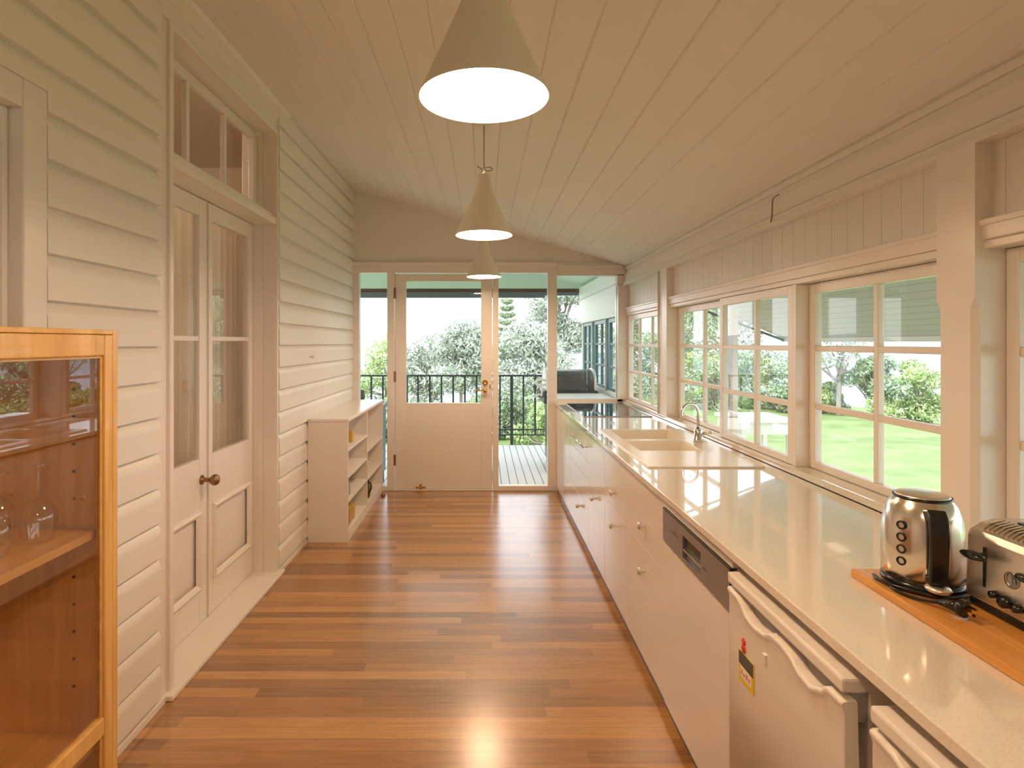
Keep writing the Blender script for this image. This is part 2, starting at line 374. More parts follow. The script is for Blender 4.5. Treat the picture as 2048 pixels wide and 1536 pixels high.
def french_leaf(name, y0, y1, gy0, gy1, label, knob):
    e = empty(name, (-1.505, (y0+y1)/2, 0.024), label, None, None, 'structure')
    xb, xf = -1.525, -1.49
    m = MB()
    m.box(xb, xf, y0, gy0, 0.024, 2.258).box(xb, xf, gy1, y1, 0.024, 2.258)
    m.box(xb, xf, gy0, gy1, 2.168, 2.258).box(xb, xf, gy0, gy1, 0.024, 0.21).box(xb, xf, gy0, gy1, 0.61, 0.888)
    m.box(xb+0.008, xf-0.014, gy0, gy1, 0.21, 0.61)
    m.box(xb+0.006, xf-0.004, gy0, gy1, 1.508, 1.534)
    m.build('door_leaf', M['trim'], e, 0.003)
    a, b, c, d = gy0+0.0, gy1-0.0, 0.205, 0.615
    mm = MB()
    pr = [(0, 0), (0.012, 0.004), (0.020, 0.016), (0.012, 0.030), (0, 0.040)]   # bolection (height, inward)
    for (p, q) in (((a, c), (b, c)), ((b, c), (b, d)), ((b, d), (a, d)), ((a, d), (a, c))):
        vs = []
        cx, cz = (a+b)/2, (c+d)/2
        for (yy, zz) in (p, q):
            sy = 1 if yy < cx else -1; sz = 1 if zz < cz else -1
            for (h, inn) in pr: vs.append((xf-0.002+h, yy+sy*(inn-0.006), zz+sz*(inn-0.006)))
        n = len(pr); mm.add(vs, [(i, i+1, n+i+1, n+i) for i in range(n-1)])
    mm.build('panel_moulding', M['trim'], e)
    MB().box(-1.509, -1.505, gy0, gy1, 0.888, 1.508).box(-1.509, -1.505, gy0, gy1, 1.534, 2.168).build('glass', M['glass_d'], e)
    if knob:
        k = MB().lathe([(0.0001, 0.0), (0.026, 0.0), (0.026, 0.005), (0.012, 0.012), (0.010, 0.04), (0.018, 0.047), (0.028, 0.060), (0.030, 0.072), (0.024, 0.086), (0.0001, 0.092)], (xf, 3.035, 0.775), 0, 24)
        kk = k.build('door_knob', M['oldbrass'], e); kk['label'] = 'round aged brass knob'
        MB().box(xf, xf+0.004, 3.027, 3.043, 0.70, 0.735).build('keyhole_cover', M['trim'], e, 0.001)
    else:
        MB().box(xf, xf+0.010, 3.096, 3.118, 0.03, 2.25).build('meeting_bead', M['trim'], e, 0.004)
    return e
french_leaf('door_1', 2.470, 3.0855, 2.545, 3.012, 'near french door leaf with knob and glass panes', True)
french_leaf('door_2', 3.0885, 3.702, 3.158, 3.650, 'far french door leaf with glass panes', False)

# dim room and curtains behind the french doors
b = MB().box(-4.4, -4.35, 1.4, 5.2, -0.05, 3.14).box(-4.35, -1.56, 1.35, 1.40, -0.05, 3.14).box(-4.35, -1.56, 5.2, 5.25, -0.05, 3.14)
b.box(-4.4, -1.50, 1.35, 5.25, -0.08, -0.05).box(-4.4, -1.50, 1.35, 5.25, 3.08, 3.14)
b.box(-1.60, -1.565, 1.40, 2.43, -0.05, 3.1).box(-1.60, -1.565, 4.06, 5.2, -0.05, 3.1).box(-1.60, -1.565, 2.43, 4.06, 2.90, 3.1)
struct('wall_inner', b, M['darkroom'], label='dim inner room behind the french doors')
def curtain(name, y0, y1, amp, label):
    n = 120; vs = []; fs = []
    zz = [0.03, 0.8, 1.6, 2.30]
    for z in zz:
        for i in range(n+1):
            t = i/n; y = y0+(y1-y0)*t
            vs.append((-1.66+amp*math.sin(t*2*PI*7+0.4*math.sin(t*9))+0.004*math.sin(t*70+z), y, z))
    for j in range(len(zz)-1):
        for i in range(n): fs.append((j*(n+1)+i, j*(n+1)+i+1, (j+1)*(n+1)+i+1, (j+1)*(n+1)+i))
    o = MB().add(vs, fs, True).build(name, M['curtain'])
    return tag(o, label, 'curtain', 'curtains behind the french doors')
curtain('curtain', 2.62, 3.27, 0.020, 'pleated beige curtain behind the near french door')
curtain('curtain', 3.40, 3.94, 0.020, 'pleated beige curtain behind the far french door')
il = empty('added_room_lamp', (-2.9, 3.1, 3.08), 'unseen round lamp added to brighten the inner room and curtains', 'added lamp')  # unseen lamp, added so the curtains and inner room read brighter
MB().lathe([(0.06, 3.0795), (0.06, 3.05), (0.02, 3.04)], (-2.9, 3.1, 0), 2, 24).build('lamp_base', M['brass'], il)
MB().lathe([(0.02, 3.045), (0.10, 3.03), (0.15, 2.97), (0.15, 2.92), (0.10, 2.86), (0.0001, 2.84)], (-2.9, 3.1, 0), 2, 32).build('globe', mat('added_lamp_glow', (0.9, 0.9, 0.9), 0.5, emit=((1.0, 0.74, 0.52), 55)), il)
rr = MB().tube([(-1.66, 2.44, 2.32), (-1.66, 4.06, 2.32)], 0.012, 10).build('curtain_rod', M['oldbrass'])
tag(rr, 'curtain rod behind the french doors', 'curtain rod')
# ---------------- right wall
CW = MB().box(1.487, 1.56, Y0, Y1, -0.02, 0.90)
struct('wall_right', CW, M['paint'], label='low wall behind the kitchen units')
m = MB(); pts = []
y = Y0
while y < Y1-0.001:
    y2 = min(y+0.10, Y1)
    pts += [(1.452, y+0.002), (1.452, y2-0.002), (1.455, y2)]
    y = y2
m2 = MB(); n = len(pts)
vs = [(p[0], p[1], 1.84) for p in pts]+[(p[0], p[1], 2.30) for p in pts]
m2.add(vs, [(i, i+1, n+i+1, n+i) for i in range(n-1)]).box(1.462, 1.50, Y0, Y1, 1.84, 2.27)
struct('trim_15', m2, M['beam'], label='vertical board frieze above the windows')
t = MB().box(1.420, 1.53, Y0, Y1-0.02, 1.792, 1.847).box(1.412, 1.53, Y0, Y1-0.02, 1.832, 1.850).box(1.428, 1.53, Y0, Y1-0.02, 1.768, 1.792)
struct('trim_5', t, M['trim'], 0.004, 'painted head rail over the kitchen windows')
t = MB().box(1.436, 1.52, Y0, Y1, 2.2045, 2.34).box(1.426, 1.52, Y0, Y1, 2.236, 2.262).box(1.444, 1.52, Y0, Y1, 2.199, 2.2045).box(1.420, 1.52, Y0, Y1, 2.122, 2.199).box(1.434, 1.52, Y0, Y1, 2.117, 2.122).box(1.410, 1.52, Y0, Y1, 2.0905, 2.117).prism([(1.398, 2.070), (1.402, 2.090), (1.52, 2.090), (1.52, 2.070)], 1, Y0, Y1)
struct('trim_6', t, M['beam'], 0.004, 'stepped beam between ceiling and frieze')
t = MB().box(1.398, 1.53, Y0, Y1-0.02, 0.9015, 0.930)
struct('trim_7', t, M['stone'], 0.003, 'window sill strip at the back of the worktop')
# posts
def post(name, y0, y1, label, chamfer=True):
    m = MB(); c = 0.016 if chamfer else 0.0
    m.box(1.400, 1.520, y0, y1, 1.63, 2.07)
    if chamfer:
        m.prism([(1.400+c, y0), (1.52, y0), (1.52, y1), (1.400+c, y1), (1.400, y1-c), (1.400, y0+c)], 2, 0.9305, 1.60)
        m.add([(1.400+c,y0,1.60),(1.52,y0,1.60),(1.52,y1,1.60),(1.400+c,y1,1.60),(1.400,y1-c,1.60),(1.400,y0+c,1.60),
               (1.400,y0,1.63),(1.52,y0,1.63),(1.52,y1,1.63),(1.400,y1,1.63)],
              [(0,1,7,6),(1,2,8,7),(2,3,9,8),(3,4,9),(4,5,6,9),(5,0,6)])
    else: m.box(1.400, 1.520, y0, y1, 0.9305, 1.63)
    return struct(name, m, M['trim'], 0, label)
post('trim_8', 1.640, 1.779, 'chamfered white post between near windows')
post('trim_9', 4.410, 4.570, 'white post beside the cooktop window', False)
post('trim_10', -0.30, -0.16, 'chamfered white post behind the camera')
struct('trim_11', MB().box(1.428, 1.53, 2.6335, 2.6625, 0.9305, 1.7675), M['trim'], 0.002, 'mullion between the middle and near sashes')
struct('trim_12', MB().box(1.345, 1.50, 5.765, Y1-0.001, 0.9305, 2.07), M['trim'], 0.003, 'corner post beside the glazed end wall')

def kwindow(name, x, y0, y1, ys, label, st=0.045, outm=None):
    w = empty(name, (x, (y0+y1)/2, 0.93), label, None, None, 'structure')
    frame_x(MB(), x, x+0.034, y0, y1, 0.932, 1.766, st, 0.044, 0.032, ys, (1.473, 1.212), 0.026).build('sash_frame', outm or M['trim'], w, 0.003)
    MB().box(x+0.015, x+0.019, y0+st, y1-st, 0.964, 1.722).build('glass', M['glass'], w)
    return w
kwindow('window_2', 1.440, 4.575, 5.76, (4.965, 5.36), 'nine pane window beside the cooktop')
kwindow('window_3', 1.487, 3.44, 4.405, (3.91,), 'far sliding sash behind the tap', 0.05)
kwindow('window_4', 1.430, 2.664, 3.490, (3.045,), 'middle six pane sliding sash')
kwindow('window_5', 1.487, 1.790, 2.632, (2.190,), 'six pane sash left of the chamfered post', 0.045)
kwindow('window_6', 1.487, 0.72, 1.638, (1.18,), 'six pane sash right of the chamfered post', 0.04)
kwindow('window_7', 1.487, -0.15, 0.715, (0.28,), 'six pane sash nearer than the toaster', 0.04)
kwindow('window_8', 1.487, -2.5, -0.31, (-1.95, -1.4, -0.85), 'sash behind the camera', 0.04)
# ---------------- end wall (Y1)
def qbox(mb, x0, x1, z0, z1, y0=Y1-0.03, y1=Y1+0.05): return mb.box(x0, x1, y0, y1, z0, z1)
m = MB()
m.prism([(-1.425, 2.31), (1.43, 2.31), (1.43, zc(1.43)+0.035), (-1.425, zc(-1.425)+0.035)], 1, Y1-0.01, Y1+0.09)
m.box(1.40, 1.43, Y1, Y1+0.09, 2.20, 2.31)
struct('wall_back', m, M['paint'], label='plain white gable above the end door')
m = MB()
qbox(m, -1.345, -1.262, 0, 2.21)
qbox(m, -0.980, -0.906, 0, 2.21)
qbox(m, 0.088, 0.147, 0, 2.21)
qbox(m, 0.645, 0.738, 0, 2.21)
qbox(m, 1.345, 1.43, 0.90, 2.19)
qbox(m, -1.345, 0.738, 2.205, 2.30)
m.box(-1.345, 0.745, Y1-0.055, Y1-0.01, 2.272, 2.31)
qbox(m, 0.738, 1.43, 2.175, 2.311)
m.box(0.738, 1.40, Y1-0.045, Y1, 2.245, 2.285)
qbox(m, 0.147, 0.645, 0, 0.05); qbox(m, -1.262, -0.98, 0, 0.05); qbox(m, -0.906, 0.088, 0, 0.012)
qbox(m, 0.738, 1.40, 0.0, 0.93)
struct('trim_13', m, M['trim'], 0.004, 'white posts and rails of the glazed end wall')
for i, (a, b2, c, d2, lab) in enumerate([(-1.262, -0.98, 0.05, 2.205, 'narrow sidelight left of the end door'), (0.147, 0.645, 0.05, 2.205, 'tall glass panel right of the end door'), (0.738, 1.345, 0.93, 2.175, 'fixed glass panel behind the cooktop')]):
    o = MB().box(a, b2, Y1+0.008, Y1+0.013, c, d2).build('window_%d' % (9+i), M['glass']); tag(o, lab, None, None, 'structure')
# end door
e = empty('door_3', (-0.41, Y1, 0.015), 'white half glazed door to the deck', None, None, 'structure')
m = MB(); x0, x1 = -0.901, 0.083
a, b2 = Y1-0.012, Y1+0.03
m.box(x0, -0.79, a, b2, 0.015, 2.195).box(-0.03, x1, a, b2, 0.015, 2.195).box(-0.79, -0.03, a, b2, 2.12, 2.195).box(-0.79, -0.03, a, b2, 0.015, 0.886)
m.build('door_leaf', M['trim'], e, 0.003)
MB().box(-0.79, -0.03, Y1+0.006, Y1+0.011, 0.886, 2.12).build('glass', M['glass'], e)
for z in (2.0, 1.155, 0.31):
    MB().box(-0.925, -0.893, a-0.010, a-0.001, z-0.055, z+0.055).cyl((-0.909, a-0.012, z-0.055), 0.008, 0.11, 2, 10).build('hinge', M['oldbrass'], e)
k = MB().lathe([(0.0001, 0.02), (0.022, 0.018), (0.026, 0.0)], (0.012, a-0.02, 1.095), 1, 20).build('deadlock', M['brass'], e)
MB().lathe([(0.0001, 0.0), (0.020, 0.0), (0.024, 0.012), (0.010, 0.020), (0.010, 0.05)], (0.012, a-0.05, 1.018), 1, 20).tube([(0.012, a-0.045, 1.018), (-0.03, a-0.05, 1.02), (-0.085, a-0.05, 1.03)], 0.008, 8).build('door_handle', M['brass'], e)
MB().box(0.055, 0.066, a-0.004, a, 1.03, 1.075).build('lock_plate', M['brass'], e)
MB().cyl((-0.64, a-0.02, 0.02), 0.012, 0.05, 2, 12).box(-0.69, -0.59, a-0.008, a, 0.025, 0.04).build('floor_bolt', M['brass'], e)
# walls behind the camera
m = MB().box(-1.50, 1.56, Y0-0.06, Y0, 0, 3.2)
struct('wall_front', m, M['paint'], label='wall behind the camera')

# ------------------------------------------------------------------ pendants
def pendant(y, label):
    xc = 0.0
    zt = zc(xc)
    e = empty('pendant_lamp', (xc, y, zt), label, 'pendant lamp', 'white cone pendant lamps hanging in a row')
    def L(prof, seg=48): return MB().lathe(prof, (xc, y, 0), 2, seg)
    z0 = 2.067
    prof = [(0.150, z0), (0.1485, z0+0.006), (0.060, z0+0.205), (0.046, z0+0.243), (0.038, z0+0.275), (0.034, z0+0.318), (0.030, z0+0.324), (0.008, z0+0.326)]
    inner = [(0.007, z0+0.322), (0.030, z0+0.318), (0.033, z0+0.270), (0.043, z0+0.238), (0.057, z0+0.200), (0.1465, z0+0.004), (0.150, z0)]
    L(prof).lathe(inner, (xc, y, 0), 2, 48).build('lamp_shade', M['shade'], e)
    L([(0.0001, z0+0.012), (0.142, z0+0.012), (0.142, z0+0.016), (0.0001, z0+0.016)]).build('diffuser', M['lampglow'], e)
    MB().tube([(xc, y, z0+0.32), (xc, y, zt-0.02)], 0.0035, 8).build('cord', M['cord'], e)
    # knotted spare cord above the neck
    q = [(xc-0.035, y-0.008, z0+0.366), (xc-0.01, y, z0+0.352), (xc+0.028, y+0.006, z0+0.345), (xc+0.045, y, z0+0.352), (xc+0.02, y-0.008, z0+0.360), (xc-0.015, y-0.006, z0+0.340), (xc+0.012, y+0.006, z0+0.330), (xc+0.002, y, z0+0.322)]
    MB().tube(q, 0.0032, 6, True, 6).build('cord_knot', M['cord'], e)
    MB().lathe([(0.0001, zt-0.024), (0.045, zt-0.024), (0.050, zt-0.006), (0.050, zt+0.02)], (xc, y, 0), 2, 32).build('ceiling_rose', M['shade'], e)
pendant(1.337, 'white cone pendant lamp above the bar fridges, the one that looks biggest')
pendant(3.05, 'middle white cone pendant lamp of the three in the row')
pendant(4.98, 'smallest looking white cone pendant lamp, in front of the glazed end wall')
pendant(-0.40, 'white cone pendant lamp added unseen behind the camera for more light')  # unseen repeat of the row, added for more light in the room

# ------------------------------------------------------------------ kitchen run, right side
XF = 0.731
def wt():
    m = MB()
    # stone slab with cut-outs for sink and cooktop is laid as strips
    z0, z1 = 0.874, 0.900
    x0, x1 = 0.711, 1.397
    def S(a, b, c, d): m.box(a, b, c, d, z0, z1)
    sx0, sx1, sy0, sy1 = 0.80, 1.335, 3.0, 3.93
    # faces stitched as one grid so no seams show
    xs_ = [x0, sx0, sx1, x1]; ys_ = [-0.9, sy0, sy1, Y1-0.031]
    vs = []; 
    for z in (z0, z1):
        for yy in ys_:
            for xx in xs_: vs.append((xx, yy, z))
    fs = []
    def id(i, j, k): return k*16+j*4+i
    for j in range(3):
        for i in range(3):
            if (i, j) == (1, 1): continue
            for k in (0, 1): fs.append((id(i, j, k), id(i+1, j, k), id(i+1, j+1, k), id(i, j+1, k)))
    for i in range(3):
        fs.append((id(i, 0, 0), id(i+1, 0, 0), id(i+1, 0, 1), id(i, 0, 1))); fs.append((id(i, 3, 0), id(i+1, 3, 0), id(i+1, 3, 1), id(i, 3, 1)))
        fs.append((id(0, i, 0), id(0, i+1, 0), id(0, i+1, 1), id(0, i, 1))); fs.append((id(3, i, 0), id(3, i+1, 0), id(3, i+1, 1), id(3, i, 1)))
    fs += [(id(1,1,0), id(2,1,0), id(2,1,1), id(1,1,1)), (id(1,2,0), id(2,2,0), id(2,2,1), id(1,2,1)), (id(1,1,0), id(1,2,0), id(1,2,1), id(1,1,1)), (id(2,1,0), id(2,2,0), id(2,2,1), id(2,1,1))]
    m.add(vs, fs)
    o = m.build('worktop', M['stone'], None, 0.003)
    tag(o, 'long speckled cream stone worktop under the windows', 'worktop')
wt()
def knob_mb(y, z): return MB().lathe([(0.0001, 0.0), (0.010, -0.001), (0.013, -0.006), (0.012, -0.012), (0.006, -0.018), (0.005, -0.026)][::-1], (XF-0.026+0.0, y, z), 0, 16) if False else MB().lathe([(0.007, 0.0), (0.007, -0.014), (0.016, -0.018), (0.019, -0.026), (0.015, -0.033), (0.0001, -0.036)], (XF, y, z), 0, 16)
def unit(y0, y1, fronts, label, knobs=(), bar=None, ct=0.868):
    e = empty('base_cabinet', ((XF+1.3)/2, (y0+y1)/2, 0), label, 'cabinet', 'white kitchen base cabinets')
    MB().box(XF+0.02, 1.39, y0+0.001, y1-0.001, 0.05, ct).build('carcass', M['gloss'], e)
    MB().box(XF+0.016, XF+0.03, y0, y1, 0.0, 0.052).build('kickboard', M['kick'], e)
    for i, (nm, a, b, c, d) in enumerate(fronts):
        fr = MB().box(XF, XF+0.018, a+0.0012, b-0.0012, c, d).build(nm, M['gloss'], e, 0.0015)
        for (ky, kz) in knobs:
            if a < ky < b and c < kz < d:
                knob_mb(ky, kz).build('knob', M['chrome'], fr)
        if bar and a < (bar[0]+bar[1])/2 < b and c < bar[2] < d:
            MB().tube([(XF, bar[0]+0.02, bar[2]), (XF-0.03, bar[0]+0.02, bar[2]), (XF-0.03, bar[0], bar[2])][:2], 0.005, 8).tube([(XF, bar[1]-0.02, bar[2]), (XF-0.03, bar[1]-0.02, bar[2])], 0.005, 8).tube([(XF-0.03, bar[0], bar[2]), (XF-0.03, bar[1], bar[2])], 0.006, 10).build('bar_handle', M['chrome'], fr)
    return e
Z0, Z1 = 0.052, 0.856
unit(2.325, 2.90, [('drawer', 2.325, 2.90, 0.565, Z1), ('door', 2.325, 2.90, Z0, 0.562)], 'white drawer and door cabinet adjoining the dishwasher', [(2.61, 0.668), (2.61, 0.462)])
unit(2.90, 3.49, [('drawer', 2.90, 3.49, 0.572, Z1), ('door', 2.90, 3.49, Z0, 0.569)], 'white cabinet with knobs under the near end of the sink', [(3.196, 0.664), (3.196, 0.481)], None, 0.72)
unit(3.49, 4.03, [('door', 3.49, 4.03, Z0, Z1)], 'white single door cabinet under the far end of the sink', [(3.77, 0.477)], None, 0.72)
unit(4.03, 4.93, [('drawer', 4.03, 4.93, 0.66, Z1), ('drawer', 4.03, 4.93, 0.53, 0.657), ('drawer', 4.03, 4.93, 0.33, 0.527), ('drawer', 4.03, 4.93, Z0, 0.327)], 'white drawer cabinet with a chrome bar handle', [(4.36, 0.262)], (4.06, 4.62, 0.76))
unit(4.93, 5.805, [('door', 4.93, 5.367, Z0, Z1), ('door', 5.367, 5.805, Z0, Z1)], 'white cabinet touching the post of the glazed end wall', [])

# dishwasher
e = empty('dishwasher', (1.0, 2.0, 0), 'integrated white dishwasher with a steel control panel', 'dishwasher')
MB().box(XF+0.03, 1.33, 1.684, 2.322, 0.05, 0.868).build('body', M['gloss'], e)
MB().box(XF+0.016, XF+0.029, 1.684, 2.322, 0.0, 0.05).build('kickboard', M['kick'], e)
dr = MB().box(XF-0.004, XF+0.018, 1.684, 2.322, 0.052, 0.702).box(XF-0.004, XF+0.018, 1.684, 2.322, 0.838, 0.858).box(XF+0.012, XF+0.028, 1.684, 2.322, 0.702, 0.838).build('door', M['gloss'], e, 0.002)
px = XF-0.010
pm = MB()
y0, y1, z0, z1 = 1.688, 2.318, 0.705, 0.832
ry0, ry1, rz0, rz1 = 1.915, 2.09, 0.722, 0.800
pm.box(px, px+0.012, y0, ry0, z0, z1).box(px, px+0.012, ry1, y1, z0, z1).box(px, px+0.012, ry0, ry1, rz1, z1).box(px, px+0.012, ry0, ry1, z0, rz0)
pn = pm.build('control_panel', M['steel'], e, 0.001); pn['label'] = 'brushed steel control panel'
MB().box(px-0.001, px+0.011, y0, y1, z1, z1+0.005).box(px-0.001, px+0.011, y0-0.003, y0-0.0005, z0, z1+0.005).build('panel_edge', M['black'], pn)
MB().box(px+0.010, px+0.0125, ry0, ry1, rz0, rz1).build('handle_recess', M['black'], pn)
MB().box(px+0.001, px+0.009, ry0, ry1, rz0+0.024, rz0+0.031).build('grip', M['chrome'], pn)
for i in range(4): MB().cyl((px-0.0015, 2.14+0.022*i, 0.775), 0.004, 0.0015, 0, 10).build('button', M['dark'], pn)
MB().box(px-0.001, px, 1.865, 1.895, 0.757, 0.762).build('badge', M['dark'], pn)

# small fridges
wave = [(0.00, 0.797), (0.055, 0.797), (0.075, 0.778), (0.12, 0.762), (0.16, 0.765), (0.20, 0.784), (0.24, 0.790), (0.28, 0.788), (0.33, 0.768), (0.38, 0.762), (0.42, 0.768), (0.455, 0.790), (0.475, 0.797), (0.53, 0.800)]
def fridge(y0, y1, label, sticker):
    XFf = 0.700; w_ = y1-y0
    e = empty('bar_fridge', (1.0, (y0+y1)/2, 0), label, 'fridge', 'white bar fridges under the worktop')
    MB().box(XFf+0.055, 1.25, y0+0.004, y1-0.004, 0.02, 0.812).build('body', M['fridge'], e, 0.004)
    MB().box(XFf+0.0, 1.26, y0, y1, 0.812, 0.843).build('lid', M['fridge'], e, 0.006)
    # door with wavy grip along its top edge
    pts = []; P = [(y0+u/0.53*w_, z) for u, z in wave]
    N = 60; Q = []
    for i in range(N+1):
        yy = y0+w_*i/N
        for a, b in zip(P[:-1], P[1:]):
            if a[0]-1e-6 <= yy <= b[0]+1e-6:
                t = (yy-a[0])/(b[0]-a[0]); t = t*t*(3-2*t); Q.append((yy, a[1]+(b[1]-a[1])*t)); break
    m = MB(); n = len(Q)
    prof = [(0.030, 0.0), (0.006, 0.0), (0.001, -0.003), (0.000, -0.008), (0.003, -0.016), (0.006, -0.024)]   # (dx, dz) over the lip
    vs = []
    for (dx, dz) in prof:
        for (yy, zz) in Q: vs.append((XFf+dx, yy, zz+dz))
    for (yy, zz) in Q: vs.append((XFf+0.006, yy, 0.700))
    for (yy, zz) in Q: vs.append((XFf+0.004, yy, 0.06))
    for (yy, zz) in Q: vs.append((XFf+0.050, yy, 0.06))
    R = len(prof)+3
    fs = [(j*n+i, j*n+i+1, (j+1)*n+i+1, (j+1)*n+i) for j in range(R-1) for i in range(n-1)]
    fs.append(tuple(j*n for j in range(R))); fs.append(tuple(j*n+n-1 for j in range(R-1, -1, -1)))
    m.add(vs, fs, False)
    dd = m.build('door', M['fridge'], e)
    for p in dd.data.polygons: p.use_smooth = len(p.vertices) == 4 and abs(p.center.x-XFf) < 0.03
    MB().box(XFf+0.030, XFf+0.052, y0+0.004, y1-0.004, 0.755, 0.812).build('grip_recess', M['kick'] if False else mat('recess_grey', (0.30, 0.28, 0.27), 0.5), e)
    MB().box(XFf-0.001, XFf+0.006, y0+w_*0.58, y0+w_*0.585+0.012, 0.70, 0.72).build('badge', M['fridge'], e)
    for (fx, fy) in ((XFf+0.1, y0+0.05), (XFf+0.1, y1-0.05), (1.2, y0+0.05), (1.2, y1-0.05)):
        MB().cyl((fx, fy, 0.0), 0.018, 0.022, 2, 12).build('foot', M['black'], e)
    if sticker:
        X = XFf+0.0035
        s = MB(); s.box(X-0.0006, X+0.002, 1.502, 1.585, 0.577, 0.657)
        st = s.build('rating_label', M['yellow'], dd); st['label'] = 'yellow and black rating label'
        MB().box(X-0.0012, X-0.0007, 1.502, 1.585, 0.621, 0.657).build('label_header', M['dark'], st)
        MB().box(X-0.0012, X-0.0007, 1.512, 1.575, 0.590, 0.617).build('label_window', M['white'], st)
        z = MB()
        for i, h in enumerate((0.010, 0.014, 0.008, 0.012)): z.box(X-0.0018, X-0.0013, 1.520+0.014*i, 1.528+0.014*i, 0.597, 0.597+h)
        z.build('label_print', M['pink'], st)
        z = MB()
        for (zz, rr_) in ((0.669, 0.011), (0.688, 0.009)):
            z.lathe([(0.0045, -0.001), (rr_, -0.001), (rr_, 0.002)], (X, 1.560, zz), 0, 16)
        z.build('red_sticker', M['red'], dd)
    return e
fridge(1.124, 1.655, 'white bar fridge with rating label, beside the dishwasher', True)
fridge(0.53, 1.045, 'white bar fridge without any rating label, mostly cut off', False)
unit(-0.55, 0.50, [('door', -0.55, -0.03, Z0, Z1), ('door', -0.03, 0.50, Z0, Z1)], 'white cabinet beside the camera', [])

# cooktop
e = empty('cooktop', (1.08, 5.12, 0.90), 'black glass cooktop set in the far end of the worktop', 'cooktop')
MB().box(0.80, 1.355, 4.634, 5.606, 0.9005, 0.906).build('glass_surface', M['blackglass'], e, 0.002)
for (cx, cy, r_) in ((0.96, 4.83, 0.085), (1.20, 4.85, 0.07), (0.96, 5.12, 0.07), (1.2, 5.14, 0.10), (0.97, 5.42, 0.09), (1.2, 5.42, 0.07)):
    MB().lathe([(r_-0.002, 0.9063), (r_, 0.9063)], (cx, cy, 0), 2, 40).build('cooking_zone_ring', M['steel'], e)
for yy in (4.628, 5.606): MB().box(0.80, 1.355, yy, yy+0.006, 0.9005, 0.907).build('edge_trim', M['steel'], e)

# sink: bowls, rim and draining board in one moulding
e = empty('kitchen_sink', (1.06, 3.34, 0.9), 'white double bowl sink with draining board', 'sink')
X0, X1_, YA, YB = 0.786, 1.343, 2.744, 3.94
zt = 0.908
m = MB()
bowls = [(0.86, 1.20, 3.15, 3.47, 0.74), (0.85, 1.24, 3.53, 3.89, 0.74)]
xs_ = sorted({X0, X1_, *[b[0] for b in bowls], *[b[1] for b in bowls]}); ys_ = sorted({YA, 3.02, YB, *[b[2] for b in bowls], *[b[3] for b in bowls]})
for i in range(len(xs_)-1):
    for j in range(len(ys_)-1):
        cx, cy = (xs_[i]+xs_[i+1])/2, (ys_[j]+ys_[j+1])/2
        if any(b[0] < cx < b[1] and b[2] < cy < b[3] for b in bowls): continue
        m.add([(xs_[i], ys_[j], zt), (xs_[i+1], ys_[j], zt), (xs_[i+1], ys_[j+1], zt), (xs_[i], ys_[j+1], zt)], [(0, 1, 2, 3)])
m.add([(X0, YA, zt), (X1_, YA, zt), (X1_, YB, zt), (X0, YB, zt), (X0, YA, 0.9005), (X1_, YA, 0.9005), (X1_, YB, 0.9005), (X0, YB, 0.9005)], [(0, 1, 5, 4), (1, 2, 6, 5), (2, 3, 7, 6), (3, 0, 4, 7)])
for (a, b, c, d, zz) in bowls:
    i_ = 0.03
    m.add([(a, c, zt), (b, c, zt), (b, d, zt), (a, d, zt), (a+i_, c+i_, zz), (b-i_, c+i_, zz), (b-i_, d-i_, zz), (a+i_, d-i_, zz)],
          [(0, 1, 5, 4), (1, 2, 6, 5), (2, 3, 7, 6), (3, 0, 4, 7), (4, 5, 6, 7)])
bs = m.build('basin', M['sink'], e)
bm = bmesh.new(); bm.from_mesh(bs.data); bmesh.ops.remove_doubles(bm, verts=bm.verts, dist=1e-5); bmesh.ops.recalc_face_normals(bm, faces=bm.faces)
if sum(f_.normal.z for f_ in bm.faces if f_.calc_center_median().z > zt-0.001) < 0: bmesh.ops.reverse_faces(bm, faces=bm.faces)
bm.to_mesh(bs.data); bm.free()
md = bs.modifiers.new('bevel', 'BEVEL'); md.width = 0.006; md.segments = 3; md.limit_method = 'ANGLE'; md.angle_limit = math.radians(35)
for i in range(0):
    MB().box(0.88+i*0.06, 0.895+i*0.06, 2.80, 3.08, zt, zt+0.003).build('drain_ridge', M['sink'], e, 0.001)
for (a, b, c, d, zz) in bowls:
    MB().lathe([(0.0001, zz+0.002), (0.03, zz+0.003), (0.035, zz+0.0005)], ((a+b)/2, (c+d)/2, 0), 2, 24).build('plughole', M['chrome'], e)
# tap
e = empty('kitchen_tap', (1.285, 3.45, zt), 'chrome gooseneck mixer tap behind the sink', 'tap')
MB().lathe([(0.030, zt+0.0005), (0.030, zt+0.012), (0.024, zt+0.016), (0.024, zt+0.065), (0.018, zt+0.075), (0.010, zt+0.078)], (1.285, 3.45, 0), 2, 24).build('tap_body', M['chrome'], e)
pts = [(1.285, 3.45, zt+0.07), (1.285, 3.45, zt+0.17)]
for i in range(1, 10):
    a = PI*i/9*1.05
    pts.append((1.285-0.055*(1-math.cos(a)), 3.45-0.015*(1-math.cos(a)), zt+0.17+0.055*math.sin(a)))
pts.append((1.178, 3.42, zt+0.12))
MB().tube(pts, 0.0085, 12).build('spout', M['chrome'], e)
MB().tube([(1.305, 3.44, zt+0.045), (1.335, 3.425, zt+0.052), (1.352, 3.41, zt+0.060)], [0.010, 0.007, 0.009], 10).build('lever', M['chrome'], e)

